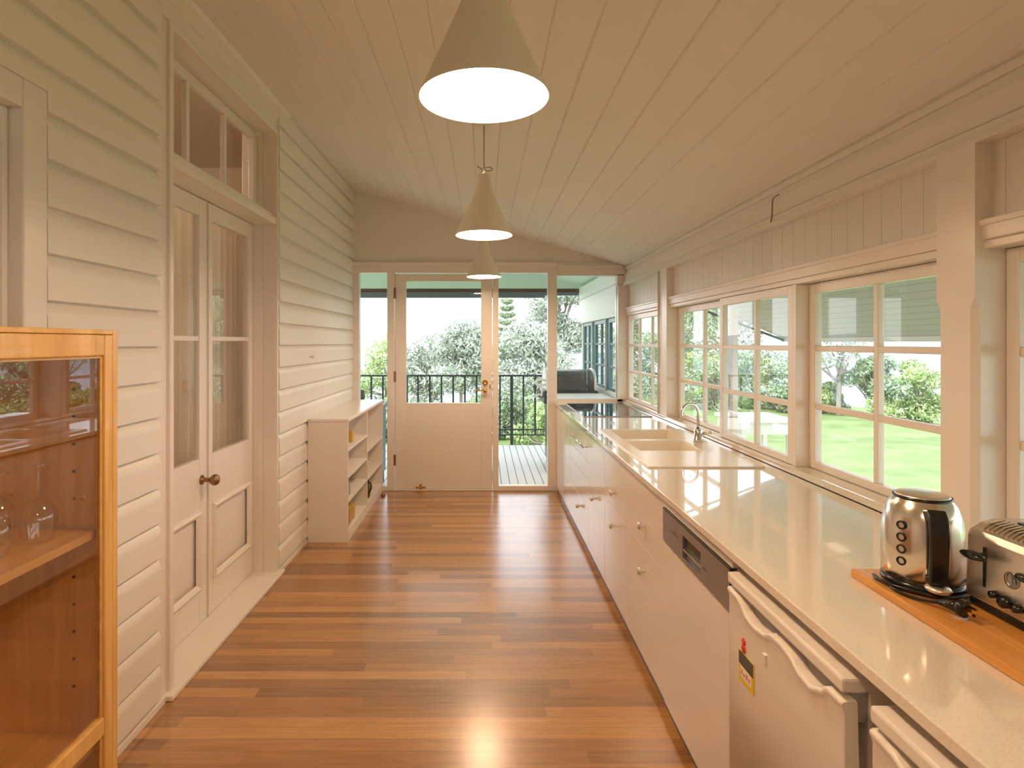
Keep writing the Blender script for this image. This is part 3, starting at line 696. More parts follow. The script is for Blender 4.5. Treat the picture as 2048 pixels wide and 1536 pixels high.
# bamboo board, kettle, toaster
bd = MB().box(0.940, 1.375, 0.45, 1.475, 0.9005, 0.9205).build('cutting_board', M['bamboo'], None, 0.003)
tag(bd, 'long bamboo board lying on the worktop under kettle and toaster', 'board')
KX, KY, KZ = 1.055, 1.385, 0.9215
e = empty('electric_kettle', (KX, KY, KZ), 'polished steel dome top kettle on the bamboo board', 'kettle')
R = 0.083
MB().lathe([(0.0001, KZ), (R-0.002, KZ), (R+0.001, KZ+0.004), (R+0.001, KZ+0.014), (R-0.004, KZ+0.017)], (KX, KY, 0), 2, 48).build('power_base', M['black'], e)
MB().lathe([(R-0.004, KZ+0.0165), (R, KZ+0.022), (R, KZ+0.10), (R-0.002, KZ+0.140), (R-0.006, KZ+0.168), (R-0.014, KZ+0.190), (R-0.022, KZ+0.202), (0.055, KZ+0.210)], (KX, KY, 0), 2, 64).build('body', M['kettle'], e)
MB().lathe([(0.0555, KZ+0.2095), (0.0555, KZ+0.213), (0.051, KZ+0.216), (0.03, KZ+0.219), (0.0001, KZ+0.220)], (KX, KY, 0), 2, 48).build('lid', M['satin'], e)
MB().lathe([(0.0595, KZ+0.2065), (0.0595, KZ+0.2115), (0.0565, KZ+0.2125)], (KX, KY, 0), 2, 48).build('lid_ring', M['black'], e)
def kd(ang, r_, z): return (KX+r_*math.cos(ang), KY+r_*math.sin(ang), z)
ha = math.atan2(-0.92, -0.36)
def blade(mb, ring, wd):
    """flat strap swept through ring of (radius, z), width wd"""
    tx, ty = -math.sin(ha), math.cos(ha); vs = []
    n = len(ring)
    for (r_, z) in ring:
        c = kd(ha, r_, z)
        for s_ in (-1, 1): vs.append((c[0]+tx*wd/2*s_, c[1]+ty*wd/2*s_, c[2]))
    mb.add(vs, [(2*i, 2*i+1, (2*i+3) % (2*n), (2*i+2) % (2*n)) for i in range(n)]+[tuple(2*i for i in range(n))[::-1], tuple(2*i+1 for i in range(n))]); return mb
blade(MB(), [(R-0.020, KZ+0.192), (R+0.012, KZ+0.200), (R+0.030, KZ+0.188), (R+0.038, KZ+0.150), (R+0.034, KZ+0.09), (R+0.028, KZ+0.035), (R-0.002, KZ+0.030), (R-0.002, KZ+0.045), (R+0.015, KZ+0.052), (R+0.020, KZ+0.09), (R+0.022, KZ+0.145), (R+0.014, KZ+0.172), (R-0.012, KZ+0.176)], 0.036).build('handle', M['black'], e, 0.004)
sw = MB(); c = kd(ha, R+0.022, KZ+0.026); sw.lathe([(0.0001, -0.006), (0.022, -0.005), (0.026, 0.0), (0.022, 0.006), (0.0001, 0.008)], c, 2, 20)
sw.build('switch', M['satin'], e)
for i in range(4):
    ga = math.atan2(-0.42, -0.91); z = KZ+0.150-0.028*i
    c = kd(ga, R-0.0015, z); d_ = Vector((math.cos(ga), math.sin(ga), 0))
    ring = MB(); vs = []
    tv = Vector((-math.sin(ga), math.cos(ga), 0)); uz = Vector((0, 0, 1)); n = 20
    for (rr_, hh) in ((0.0105, 0.000), (0.0105, 0.003), (0.0065, 0.003), (0.006, 0.0)):
        for k_ in range(n):
            a = 2*PI*k_/n; vs.append(Vector(c)+tv*rr_*math.cos(a)+uz*rr_*math.sin(a)+d_*hh)
    ring.add(vs, [(j*n+k_, j*n+(k_+1) % n, (j+1)*n+(k_+1) % n, (j+1)*n+k_) for j in range(3) for k_ in range(n)], True)
    ring.m = 1
    ring.add([Vector(c)+tv*0.0065*math.cos(2*PI*k_/n)+uz*0.0065*math.sin(2*PI*k_/n)+d_*0.0015 for k_ in range(n)], [tuple(range(n))])
    ring.build('level_window', [M['black'], M['satin']], e)
sp = MB(); sa = math.atan2(0.92, 0.36)
c0, c1 = kd(sa, R-0.02, KZ+0.165), kd(sa, R+0.02, KZ+0.192)
sp.tube([c0, c1], [0.022, 0.012], 12).build('spout', M['kettle'], e)
zcb = 0.9255
pts = []
for i in range(0, 15):
    a = math.radians(155)+math.radians(235)*i/14
    rr_ = R+0.008+0.004*math.sin(i*1.1)+(0.006 if i in (0, 1) else 0)
    pts.append((KX+rr_*math.cos(a), KY+rr_*math.sin(a), zcb))
for i in range(12, -3, -1):
    a = math.radians(165)+math.radians(215)*max(i, 0)/14
    rr_ = R+0.016+0.003*math.sin(i*1.3)
    if i >= 0: pts.append((KX+rr_*math.cos(a), KY+rr_*math.sin(a), zcb+0.004+(0.004 if i > 9 else 0)))
cb = MB().tube(pts, 0.0038, 8, True, 5)
cb.tube([(0.966, 1.372, zcb), (0.955, 1.340, zcb), (0.963, 1.303, zcb), (0.980, 1.268, zcb+0.004), (0.990, 1.246, zcb+0.010)], 0.0038, 8, True, 6)
cb.build('power_cord', M['black'], e)
pl = MB().tube([(0.989, 1.248, 0.936), (0.997, 1.228, 0.939), (1.003, 1.210, 0.9425)], [0.0065, 0.010, 0.015], 12)
pl.tube([(1.003, 1.211, 0.9425), (1.006, 1.201, 0.9425)], 0.0185, 16)
pl.build('plug', M['black'], e)
MB().box(0.998, 1.002, 1.180, 1.201, 0.939, 0.945).box(1.011, 1.015, 1.182, 1.203, 0.947, 0.953).box(1.011, 1.015, 1.182, 1.203, 0.933, 0.939).build('plug_pins', M['brass'], e)

# toaster
TX0, TX1, TY0, TY1 = 1.075, 1.305, 0.82, 1.284
e = empty('toaster', ((TX0+TX1)/2, (TY0+TY1)/2, 0.9215), 'polished steel toaster with black levers on the bamboo board', 'toaster')
MB().box(TX0+0.004, TX1-0.004, TY0+0.004, TY1-0.004, 0.9215, 0.940).build('plinth', M['black'], e, 0.004)
zb, ztp = 0.9405, 1.108
pr = [(TX0, zb), (TX0+0.003, 1.075), (TX0+0.010, 1.088), (TX0+0.030, 1.101), (TX0+0.060, ztp), (TX1-0.060, ztp), (TX1-0.030, 1.101), (TX1-0.010, 1.088), (TX1-0.003, 1.075), (TX1, zb)]
MB().prism(pr, 1, TY0, TY1).build('housing', M['satin'], e, 0.004)
rb = MB(); n_ = 38
for i in range(n_):
    yy = TY0+0.03+(TY1-TY0-0.06)*i/(n_-1)
    rb.prism([(TX0+0.016, 1.0925), (TX0+0.032, 1.1025), (TX0+0.060, 1.1085), (TX0+0.060, 1.1135), (TX0+0.030, 1.1065), (TX0+0.013, 1.0955)], 1, yy-0.0028, yy+0.0028)
rb.build('vent_ribs', M['kettle'], e)
for j in range(2):
    for k_ in range(2):
        ya = TY0+0.04+k_*0.20
        MB().box(TX0+0.075+0.05*j, TX0+0.105+0.05*j, ya, ya+0.18, ztp, ztp+0.004).build('bread_slot', M['black'], e)
for (ly) in (1.236, 1.105):
    MB().box(TX0-0.0005, TX0+0.004, ly-0.003, ly+0.003, 0.975, 1.06).build('lever_slot', M['black'], e)
    lv = MB(); n_ = 20
    vs = []
    for (dx_, sc_) in ((0.0, 0.55), (-0.006, 0.9), (-0.014, 1.0), (-0.022, 0.8), (-0.025, 0.3)):
        for k_ in range(n_):
            a = 2*PI*k_/n_; vs.append((TX0-0.012+dx_, ly+0.030*sc_*math.cos(a), 1.043+0.009*sc_*math.sin(a)))
    lv.add(vs, [(j*n_+k_, j*n_+(k_+1) % n_, (j+1)*n_+(k_+1) % n_, (j+1)*n_+k_) for j in range(4) for k_ in range(n_)]+[tuple(range(n_)), tuple(4*n_+k_ for k_ in range(n_))], True)
    lv.box(TX0-0.014, TX0+0.002, ly-0.004, ly+0.004, 1.039, 1.047).build('lever', M['black'], e)
MB().lathe([(0.0165, 0.0), (0.0165, -0.002), (0.012, -0.002), (0.012, 0.0)], (TX0+0.0015, 1.172, 1.015), 0, 24).lathe([(0.0001, -0.0015), (0.009, -0.0015)], (TX0+0.0015, 1.172, 1.015), 0, 20).box(TX0-0.002, TX0, 1.169, 1.175, 1.005, 1.025).build('round_emblem', M['steel'], e)
for (ky, kz, kr) in ((1.205, 0.972, 0.008), (1.180, 0.967, 0.013), (1.152, 0.966, 0.009)):
    MB().lathe([(kr, 0.001), (kr*0.9, -0.014), (0.0001, -0.016)], (TX0, ky, kz), 0, 18).build('dial', M['black'], e)
MB().lathe([(0.004, 0.001), (0.003, -0.003), (0.0001, -0.004)], (TX0, 1.137, 0.966), 0, 12).build('indicator_light', M['red'], e)

# dark strap on the beam and wall hook
o = MB().tube([(1.405, 2.74, 2.205), (1.401, 2.78, 2.20), (1.402, 2.795, 2.18), (1.402, 2.80, 2.12), (1.396, 2.80, 2.085)], 0.0032, 6, True, 4).build('cable_hook', M['oldbrass'])
tag(o, 'small dark hook on the stepped beam above the middle window', 'hook')
o = MB().lathe([(0.0001, 0), (0.016, 0.0), (0.016, 0.008), (0.006, 0.012), (0.006, 0.035), (0.012, 0.045), (0.0001, 0.052)], (XL+0.004, 4.36, 1.392), 0, 16).build('wall_hook', M['shade'])
tag(o, 'small cream coat hook on the weatherboard wall', 'hook')
o = MB().tube([(1.394, 4.59, 0.932), (1.394, 4.59, 2.068)], 0.010, 10).build('conduit_pipe', M['trim'])
tag(o, 'thin white conduit pipe running up beside the far post', 'pipe')

# ------------------------------------------------------------------ low bookcase at the end of the left wall
e = empty('low_bookcase', (-1.18, 5.06, 0), 'low white open bookcase against the weatherboard wall', 'bookcase')
bx0, bx1, by0, by1 = -1.322, -1.02, 4.313, 5.80
MB().box(bx0, bx1+0.006, by0-0.006, by1, 0.903, 0.925).build('top', M['trim'], e, 0.003)
MB().box(bx0, bx1, by0, by0+0.018, 0, 0.902).build('side_panel', M['paint'], e, 0.001); MB().box(bx0, bx1, by1-0.018, by1, 0, 0.902).build('side_panel', M['paint'], e, 0.001)
MB().box(bx0, bx0+0.008, by0+0.018, by1-0.018, 0.06, 0.902).build('back_panel', M['paint'], e)
MB().box(bx0+0.008, bx1, 5.02, 5.04, 0.078, 0.902).build('divider', M['paint'], e, 0.001)
MB().box(bx0, bx1-0.003, by0+0.018, by1-0.018, 0.0, 0.078).build('plinth', M['paint'], e, 0.001)
for z in (0.30, 0.485, 0.688): MB().box(bx0+0.008, bx1-0.001, by0+0.0185, 5.0195, z-0.009, z+0.009).build('shelf', M['paint'], e, 0.001)
for z in (0.300, 0.546): MB().box(bx0+0.008, bx1-0.001, 5.0405, by1-0.0185, z-0.009, z+0.009).build('shelf', M['paint'], e, 0.001)
j = empty('wicker_jug', (-1.09, 5.26, 0.079), 'dark brown jug with handle in the bottom of the bookcase', 'jug')
MB().lathe([(0.0001, 0.079), (0.038, 0.079), (0.048, 0.10), (0.050, 0.17), (0.042, 0.205), (0.034, 0.22), (0.038, 0.235), (0.034, 0.236), (0.028, 0.22)], (-1.09, 5.26, 0), 2, 24).build('jug_body', M['brown'], j)
MB().tube([(-1.055, 5.235, 0.225), (-1.03, 5.215, 0.225), (-1.022, 5.21, 0.18), (-1.045, 5.225, 0.13)], 0.006, 8, True, 5).build('handle', M['black'], j)
MB().lathe([(0.0375, 0.236), (0.040, 0.244), (0.0001, 0.25)], (-1.09, 5.26, 0), 2, 24).build('lid', M['dark'], j)
def bk(name, x0, x1, y0, y1, z0, h, m_, label, cat):
    o = MB().box(x0, x1, y0, y1, z0+0.0005, z0+h).build(name, m_, None, 0.003); return tag(o, label, cat)
bk('yellow_tin', -1.20, -1.06, 4.62, 4.70, 0.697, 0.085, mat('tin_mustard', (0.62, 0.40, 0.10), 0.4), 'small mustard tin on the top shelf of the bookcase', 'tin')
bk('grey_box', -1.16, -1.05, 4.42, 4.52, 0.309, 0.10, mat('box_grey', (0.35, 0.32, 0.30), 0.6), 'small grey box on the second lowest bookcase shelf', 'box')
bk('mustard_box', -1.17, -1.05, 4.50, 4.68, 0.079, 0.12, mat('box_mustard', (0.60, 0.38, 0.12), 0.6), 'mustard box at the bottom of the bookcase', 'box')
bk('charcoal_box', -1.12, -1.04, 4.37, 4.43, 0.079, 0.09, mat('box_charcoal', (0.16, 0.14, 0.13), 0.6), 'little charcoal box at the near bottom corner of the bookcase', 'box')
o = MB().lathe([(0.0001, 0.0), (0.022, 0.0), (0.022, 0.012), (0.014, 0.03), (0.0001, 0.034)], (-0.985, 5.62, 0.0005), 2, 20).build('door_stop', M['oldbrass'])
tag(o, 'small brown door stop on the floor by the bookcase end', 'door stop')

# ------------------------------------------------------------------ wooden display cabinet, bottom left
e = empty('display_cabinet', (-1.13, 1.0, 0), 'honey oak glass fronted display cabinet against the weatherboards', 'cabinet')
cx0, cx1, cy0, cy1, cz1 = -1.322, -0.952, 0.42, 1.495, 1.532
T = 0.022
MB().box(cx0, cx1-0.024, cy1-T, cy1, 0, cz1-T).build('far_side_panel', M['cab'], e, 0.002)
MB().box(cx0, cx1-0.024, cy0, cy0+T, 0, cz1-T).build('near_side_panel', M['cab'], e, 0.002)
MB().box(cx0, cx1-0.024, cy0, cy1, cz1-T, cz1).build('top', M['cab_h'], e, 0.002)
MB().box(cx0, cx0+0.012, cy0+T, cy1-T, 0.05, cz1-T).build('back_panel', M['cab'], e)
MB().box(cx0+0.012, cx1-0.024, cy0+T, cy1-T, 0.48, 0.502).build('bottom_shelf', M['cab_h'], e, 0.001)
MB().box(cx0+0.012, cx1-0.024, cy0+T, cy1-T, 0.05, 0.07).build('base_board', M['cab_h'], e, 0.001)
MB().box(cx0+0.012, cx1-0.030, cy0+T, cy1-T-0.002, 1.006, 1.026).build('glass_shelf', M['cab_h'], e, 0.001)
for z in (0.62, 0.69, 0.76, 0.83, 0.90, 1.10, 1.17, 1.24, 1.31, 1.38):
    for x in (-1.05, -1.27): MB().cyl((x, cy1-T-0.002, z), 0.004, 0.004, 1, 8).build('pin_hole', M['black'], e)
# face frame (corner post) and door
MB().box(cx1-0.024, cx1, cy1-0.020, cy1, 0.0, cz1).box(cx1-0.024, cx1, cy0, cy0+0.02, 0.0, cz1).box(cx1-0.024, cx1, cy0+0.02, cy1-0.02, cz1-0.012, cz1).build('face_frame', M['cab'], e, 0.002)
def cdoor(z0, z1, nm):
    a, b = cy0+0.022, cy1-0.0215
    dr = MB().box(cx1-0.022, cx1+0.001, a, a+0.045, z0, z1).box(cx1-0.022, cx1+0.001, b-0.030, b, z0, z1).box(cx1-0.021, cx1, a+0.045, b-0.030, z1-0.052, z1).box(cx1-0.021, cx1, a+0.045, b-0.030, z0, z0+0.052).box(cx1-0.021, cx1, a+0.045, b-0.030, 0.515, 0.560).build(nm, M['cab'], e, 0.003)
    MB().box(cx1-0.016, cx1-0.007, b-0.036, b-0.030, z0+0.052, z1-0.052).box(cx1-0.016, cx1-0.007, a+0.045, b-0.036, z1-0.058, z1-0.052).box(cx1-0.016, cx1-0.007, a+0.045, b-0.036, z0+0.052, z0+0.058).build('glazing_bead', M['cab_h'], dr)
    MB().box(cx1-0.014, cx1-0.010, a+0.045, b-0.036, z0+0.058, z1-0.058).build('door_glass', M['glass_c'], dr)
cdoor(0.02, cz1-0.013, 'door')
def wine(x, y, label, s=1.0):
    e = empty('wine_glass', (x, y, 1.0265), label, 'wine glass', 'upturned wine glasses in the display cabinet')
    z = 1.0265
    MB().lathe([(0.030*s, z), (0.036*s, z+0.03), (0.038*s, z+0.055), (0.032*s, z+0.08), (0.014*s, z+0.098), (0.004, z+0.106)], (x, y, 0), 2, 32).build('bowl', M['wineglass'], e)
    MB().lathe([(0.004, z+0.106), (0.0032, z+0.13), (0.0035, z+0.172), (0.006, z+0.178)], (x, y, 0), 2, 16).build('stem', M['wineglass'], e)
    MB().lathe([(0.006, z+0.178), (0.033*s, z+0.183), (0.0001, z+0.185)], (x, y, 0), 2, 32).build('foot', M['wineglass'], e)
wine(-1.065, 1.375, 'upturned wine glass nearest the far end of the oak cabinet shelf')
wine(-1.175, 1.385, 'upturned wine glass deepest in the far corner of the oak cabinet')
wine(-1.085, 1.265, 'upturned wine glass second along the front of the cabinet shelf')
wine(-1.19, 1.255, 'upturned wine glass at the back of the second row on the shelf')

# ------------------------------------------------------------------ verandah beyond the end wall
struct('deck_floor', MB().box(-3.2, 1.45, Y1+0.055, 8.58, -0.10, -0.03), M['deck'], label='pale grey timber deck outside the end door')
m = MB().prism([(-3.2, 2.30), (1.62, 2.30), (1.62, 2.32), (-1.5, 3.155), (-3.2, 3.155)], 1, 8.52, 8.57)
struct('gable_wall', m, M['mint'], label='pale green gable lining of the verandah')
gt = MB().box(-3.2, 1.46, 8.575, 8.68, 2.245, 2.31).build('roof_gutter', M['gutter'], None, 0.008); tag(gt, 'brown gutter along the verandah edge', 'gutter')
struct('trim_14', MB().box(-3.2, 0.9, 8.50, 8.60, 2.165, 2.244).box(0.9, 1.40, 8.50, 8.60, 2.20, 2.244), M['slate'], label='slate blue fascia of the verandah')
dp = MB().tube([(1.46, 8.63, 2.25), (1.47, 8.63, 2.20), (1.53, 8.60, 2.10), (1.54, 8.60, 2.02), (1.54, 8.60, -0.3)], 0.035, 12, True, 4).build('downpipe', M['gutter']); tag(dp, 'brown downpipe at the verandah corner', 'downpipe')
m = MB().box(1.44, 1.55, Y1+0.09, 8.46, -0.1, 0.93).box(1.44, 1.55, Y1+0.09, 8.46, 1.83, 2.13).box(1.40, 1.55, Y1+0.09, 8.46, 2.13, 2.30)
m.box(1.42, 1.56, Y1+0.09, 8.46, 1.78, 1.83).box(1.44, 1.55, 8.40, 8.46, 0.93, 1.78)
struct('verandah_wall', m, M['outwhite'], 0.003, 'white verandah wall beyond the glass')
def vwin(name, y0, y1, label):
    w = empty(name, (1.45, (y0+y1)/2, 0.93), label, None, None, 'structure')
    frame_x(MB(), 1.45, 1.49, y0, y1, 0.932, 1.778, 0.06, 0.05, 0.05, ((y0+y1)/2,), (1.48, 1.22), 0.028).build('sash_frame', M['teal'], w, 0.003)
    MB().box(1.468, 1.472, y0+0.06, y1-0.06, 0.98, 1.73).build('glass', M['glass_d'], w)
    MB().box(1.436, 1.449, y0+0.055, y0+0.075, 0.932, 1.778).box(1.436, 1.449, y0+0.075, y1, 0.932, 0.95).build('white_bead', M['outwhite'], w)
for i, (a, b) in enumerate(((5.96, 6.70), (6.76, 7.55), (7.62, 8.38))): vwin('window_%d' % (12+i), a, b, ['dark teal verandah window nearest the end wall', 'dark teal verandah window in the middle', 'dark teal verandah window at the far corner'][i])
# outdoor bench and barbecue
e = empty('outdoor_bench_cabinet', (1.1, 6.3, -0.03), 'white outdoor counter just beyond the end glass', 'counter')
MB().box(0.74, 1.40, Y1+0.10, 6.78, 0.87, 0.90).build('counter_top', M['outwhite'], e, 0.004)
MB().box(0.76, 1.38, Y1+0.12, 6.76, -0.03, 0.87).build('cabinet_body', M['outwhite'], e)
e = empty('barbecue', (1.0, 7.15, -0.03), 'large hooded barbecue on the verandah behind the outdoor counter', 'barbecue')
hp = []
for i in range(13):
    a = PI*i/12; hp.append((7.15-0.25*math.cos(a), 0.92+0.25*math.sin(a)**0.6 if math.sin(a) > 0 else 0.92))
hp = [(y_, z_) for (y_, z_) in hp]
MB().prism(hp, 0, 0.80, 1.32).build('hood', M['dark'], e, 0.01)
MB().prism([(7.15+(y_-7.15)*1.04, 0.92+(z_-0.92)*1.05) for (y_, z_) in hp], 0, 0.745, 0.80).build('hood_end', M['outwhite'], e, 0.008)
MB().prism([(7.15+(y_-7.15)*1.04, 0.92+(z_-0.92)*1.05) for (y_, z_) in hp], 0, 1.32, 1.35).build('hood_end', M['satin'], e, 0.008)
MB().box(0.72, 1.37, 6.90, 7.42, 0.76, 0.918).build('firebox', M['dark'], e, 0.01)
MB().box(0.78, 1.33, 6.94, 7.38, 0.05, 0.76).build('trolley', M['dark'], e, 0.01)
MB().lathe([(0.0001, 0.0), (0.055, 0.0), (0.055, 0.03), (0.0001, 0.035)], (0.715-0.03, 6.98, 0.90), 0, 20).lathe([(0.02, -0.006), (0.02, 0.0)], (0.685, 6.98, 0.90), 0, 12).build('side_knob', M['outwhite'], e)
MB().lathe([(0.0001, -0.012), (0.022, -0.010), (0.024, -0.0005)], (0.685, 6.98, 0.90), 0, 16).build('knob_centre', M['black'], e)
MB().tube([(0.745, 6.93, 1.04), (0.66, 6.90, 1.06), (0.62, 6.90, 1.02), (0.66, 6.90, 0.99), (0.745, 6.93, 0.99)], 0.016, 10, True, 5).build('grip', M['outwhite'], e)
MB().tube([(0.72, 7.1, 0.84), (0.60, 7.1, 0.84)], 0.02, 10).build('side_bracket', M['satin'], e)
for (x, y) in ((0.82, 6.98), (1.29, 6.98), (0.82, 7.34), (1.29, 7.34)):
    MB().cyl((x-0.02, y, 0.012), 0.040, 0.04, 0, 16).build('caster', M['black'], e)
# balustrade
e = empty('balustrade', (-1.0, 8.70, -0.03), 'black metal balustrade around the deck', 'balustrade')
MB().box(-3.2, 1.44, 8.675, 8.725, 0.985, 1.012).build('top_rail', M['rail'], e)
MB().box(-3.2, 1.44, 8.688, 8.712, 0.175, 0.195).box(-3.2, 1.44, 8.688, 8.712, 0.095, 0.115).build('bottom_rail', M['rail'], e)
x = -1.174-0.177*11; i = 0
while x < 1.42:
    if i % 9 == 2: MB().box(x-0.022, x+0.022, 8.678, 8.722, -0.45, 1.0).build('post', M['rail'], e)
    else: MB().box(x-0.013, x+0.013, 8.69, 8.71, 0.115, 0.985).build('baluster', M['rail'], e)
    x += 0.177; i += 1
bx = empty('storage_chest', (-1.5, 6.15, -0.03), 'blue grey outdoor chest behind the sidelight', 'chest')
MB().box(-2.1, -1.085, 6.0, 6.35, 0.10, 0.80).build('chest_body', M['blue'], bx, 0.01)
MB().box(-2.12, -1.07, 5.98, 6.37, 0.80, 0.835).build('lid', M['blue'], bx, 0.01)
for (x, y) in ((-2.05, 6.03), (-1.12, 6.03), (-2.05, 6.32), (-1.12, 6.32)): MB().box(x-0.02, x+0.02, y-0.02, y+0.02, -0.03, 0.10).build('leg', M['blue'], bx)
pt = MB().lathe([(0.0001, 0.8355), (0.06, 0.8355), (0.085, 0.90), (0.090, 0.985), (0.078, 0.985), (0.07, 0.93), (0.0001, 0.93)], (-1.37, 6.2, 0), 2, 20).build('plant_pot', M['dark']); tag(pt, 'empty black pot standing on the outdoor chest', 'pot')
# ------------------------------------------------------------------ awning, table, garden to the right
e = empty('window_awning', (2.1, 2.5, 1.8), 'ribbed pale awning sloping down outside the kitchen windows', 'awning')
m = MB(); n = 84; Ya, Yb = -2.5, 5.30
def aw(t, i): 
    ph = 0.0
    return (1.60+1.15*t, Ya+(Yb-Ya)*i/(n*2), 2.06-0.52*t+ph)
for s_ in (0, -0.006):
    vs = [(*aw(t, i)[:2], aw(t, i)[2]+s_) for t in (0, 1) for i in range(2*n+1)]
    N = 2*n+1; m.add(vs, [(i, i+1, N+i+1, N+i) for i in range(2*n)], True)
m.build('canopy', M['awning'], e)
MB().box(2.74, 2.78, Ya, Yb, 1.505, 1.56).build('front_rail', M['outwhite'], e)
for y_ in (5.26,):
    MB().tube([(1.60, y_, 1.95), (2.74, y_, 1.52)], 0.012, 8).build('strut', M['teal'], e)
pp = MB().box(2.73, 2.79, 6.38, 6.44, -0.46, 2.4).box(2.70, 2.82, 6.35, 6.47, -0.46, -0.36).build('garden_post', M['teal']); tag(pp, 'dark green post standing on the lawn beyond the white table', 'post')
e = empty('garden_table', (2.68, 5.75, -0.42), 'white outdoor table on the grass outside the far sash', 'table')
MB().box(2.42, 2.98, 5.45, 6.05, 0.735, 0.765).build('table_top', M['outwhite'], e, 0.004)
MB().box(2.46, 2.94, 5.49, 6.01, 0.62, 0.734).build('apron', M['outwhite'], e)
for (x, y) in ((2.48, 5.51), (2.92, 5.51), (2.48, 5.99), (2.92, 5.99)): MB().box(x-0.02, x+0.02, y-0.02, y+0.02, -0.42, 0.62).build('leg', M['outwhite'], e)
# lawn
GZ = -0.42
m = MB(); nx, ny = 60, 70; vs = []
xa, xb, ya, yb = -14, 15, -8, 26
def gz(x, y):
    z = GZ
    z -= max(0, y-9)*0.045 if x < 3 else max(0, y-9)*0.015
    z -= max(0, x-10.5)*0.10
    if x > 2 or y > 9.5: z += 0.03*math.sin(x*1.3)*math.cos(y*0.9)
    return z
for j in range(ny+1):
    for i in range(nx+1):
        x = xa+(xb-xa)*i/nx; y = ya+(yb-ya)*j/ny; vs.append((x, y, gz(x, y)))
m.add(vs, [(j*(nx+1)+i, j*(nx+1)+i+1, (j+1)*(nx+1)+i+1, (j+1)*(nx+1)+i) for j in range(ny) for i in range(nx)], True)
o = struct('ground_lawn', m, M['lawn'], label='bright green sloping lawn')
struct('water', MB().box(-900, 900, 20, 1600, -30.5, -30), M['water'], label='hazy pale water in the distance')
# hills
def hill(name, x0, x1, y, h, seed, label):
    random.seed(seed); n = 60; vs = []; ph = [random.uniform(0, 6) for _ in range(5)]
    for k_, (dy, f_) in enumerate(((-60, 0), (0, 1), (60, 0))):
        for i in range(n+1):
            t = i/n; hh = h*(0.55+0.25*math.sin(t*5+ph[0])+0.12*math.sin(t*13+ph[1])+0.05*math.sin(t*31+ph[2]))*min(1, 6*t, 6*(1-t))
            vs.append((x0+(x1-x0)*t, y+dy, -30.2+f_*(hh+0.2)))
    N = n+1; m = MB().add(vs, [(j*N+i, j*N+i+1, (j+1)*N+i+1, (j+1)*N+i) for j in range(2) for i in range(n)], True)
    return struct(name, m, M['hill'], label=label)
hill('hill_1', -700, 250, 800, 62, 3, 'pale hazy hill beyond the trees')
hill('hill_2', 150, 1300, 700, 34, 5, 'pale lavender shore across the water')

# ------------------------------------------------------------------ trees and bushes
def leaves(centres, count, size, rng, stretch=1.0):
    count = int(count*2.6)
    C = np.array([c[:3] for c in centres]); Rr = np.array([c[3] for c in centres])
    w_ = Rr**2; idx = rng.choice(len(C), count, p=w_/w_.sum())
    d = rng.normal(size=(count, 3)); d /= np.linalg.norm(d, axis=1)[:, None]
    rad = Rr[idx]*(0.35+0.65*rng.random(count)**0.6)
    size = size*0.58
    P = C[idx]+d*rad[:, None]*np.array([1, 1, 0.75])
    a = rng.normal(size=(count, 3)); a /= np.linalg.norm(a, axis=1)[:, None]
    a[:, 2] -= 0.5*(stretch > 1); a /= np.linalg.norm(a, axis=1)[:, None]
    b = np.cross(a, rng.normal(size=(count, 3))); b /= np.linalg.norm(b, axis=1)[:, None]
    s = size*(0.6+0.8*rng.random(count))[:, None]
    v = np.stack([P-a*s*stretch, P+b*s*0.42, P+a*s*stretch, P-b*s*0.42], axis=1).reshape(-1, 3)
    return v
def leaf_obj(name, v, m_, parent):
    n = len(v)//4; me = bpy.data.meshes.new(name)
    me.vertices.add(len(v)); me.vertices.foreach_set('co', (v-np.array(world_loc(parent))).ravel())
    me.loops.add(len(v)); me.loops.foreach_set('vertex_index', np.arange(len(v)))
    me.polygons.add(n); me.polygons.foreach_set('loop_start', np.arange(0, 4*n, 4)); me.polygons.foreach_set('loop_total', np.full(n, 4))
    me.update(); me.validate(); me.materials.append(m_)
    o = bpy.data.objects.new(name, me); COL.objects.link(o); o.parent = parent
    return o
def tree(name, x, y, ztop, width, cw, nb, count, size, m_, label, seed, cat='tree', group='trees beyond the deck', stretch=1.4, low=0.35):
    rng = np.random.default_rng(seed); z0 = gz(x, y)-0.05; H = ztop-z0
    e = empty(name, (x, y, z0), label, cat, group)
    tr = MB(); cs = []
    tr.tube([(x, y, z0), (x+0.03*H*rng.normal(), y, z0+H*0.3), (x+0.04*H*rng.normal(), y, z0+H*0.62)], [0.035*H*0.6, 0.028*H*0.6, 0.018*H*0.6], 8, True, 4)
    for i in range(nb):
        a = rng.uniform(0, 2*PI); t = rng.uniform(low, 0.95); rad = width*(1-0.55*max(0, (t-0.6)/0.4))*rng.uniform(0.3, 1.0)
        c = (x+rad*math.cos(a), y+rad*math.sin(a)*0.8, z0+H*t)
        cs.append((*c, cw*rng.uniform(0.7, 1.25)))
        zb_ = z0+H*min(0.6, t*0.55)
        tr.tube([(x, y, zb_), ((x+c[0])/2, (y+c[1])/2, (zb_+c[2])/2-0.02*H), c], [0.010*H, 0.007*H, 0.003*H], 6, True, 3)
    tr.build('trunk', M['bark'], e)
    leaf_obj('crown', leaves(cs, count, size, rng, stretch), m_, e)
    return e
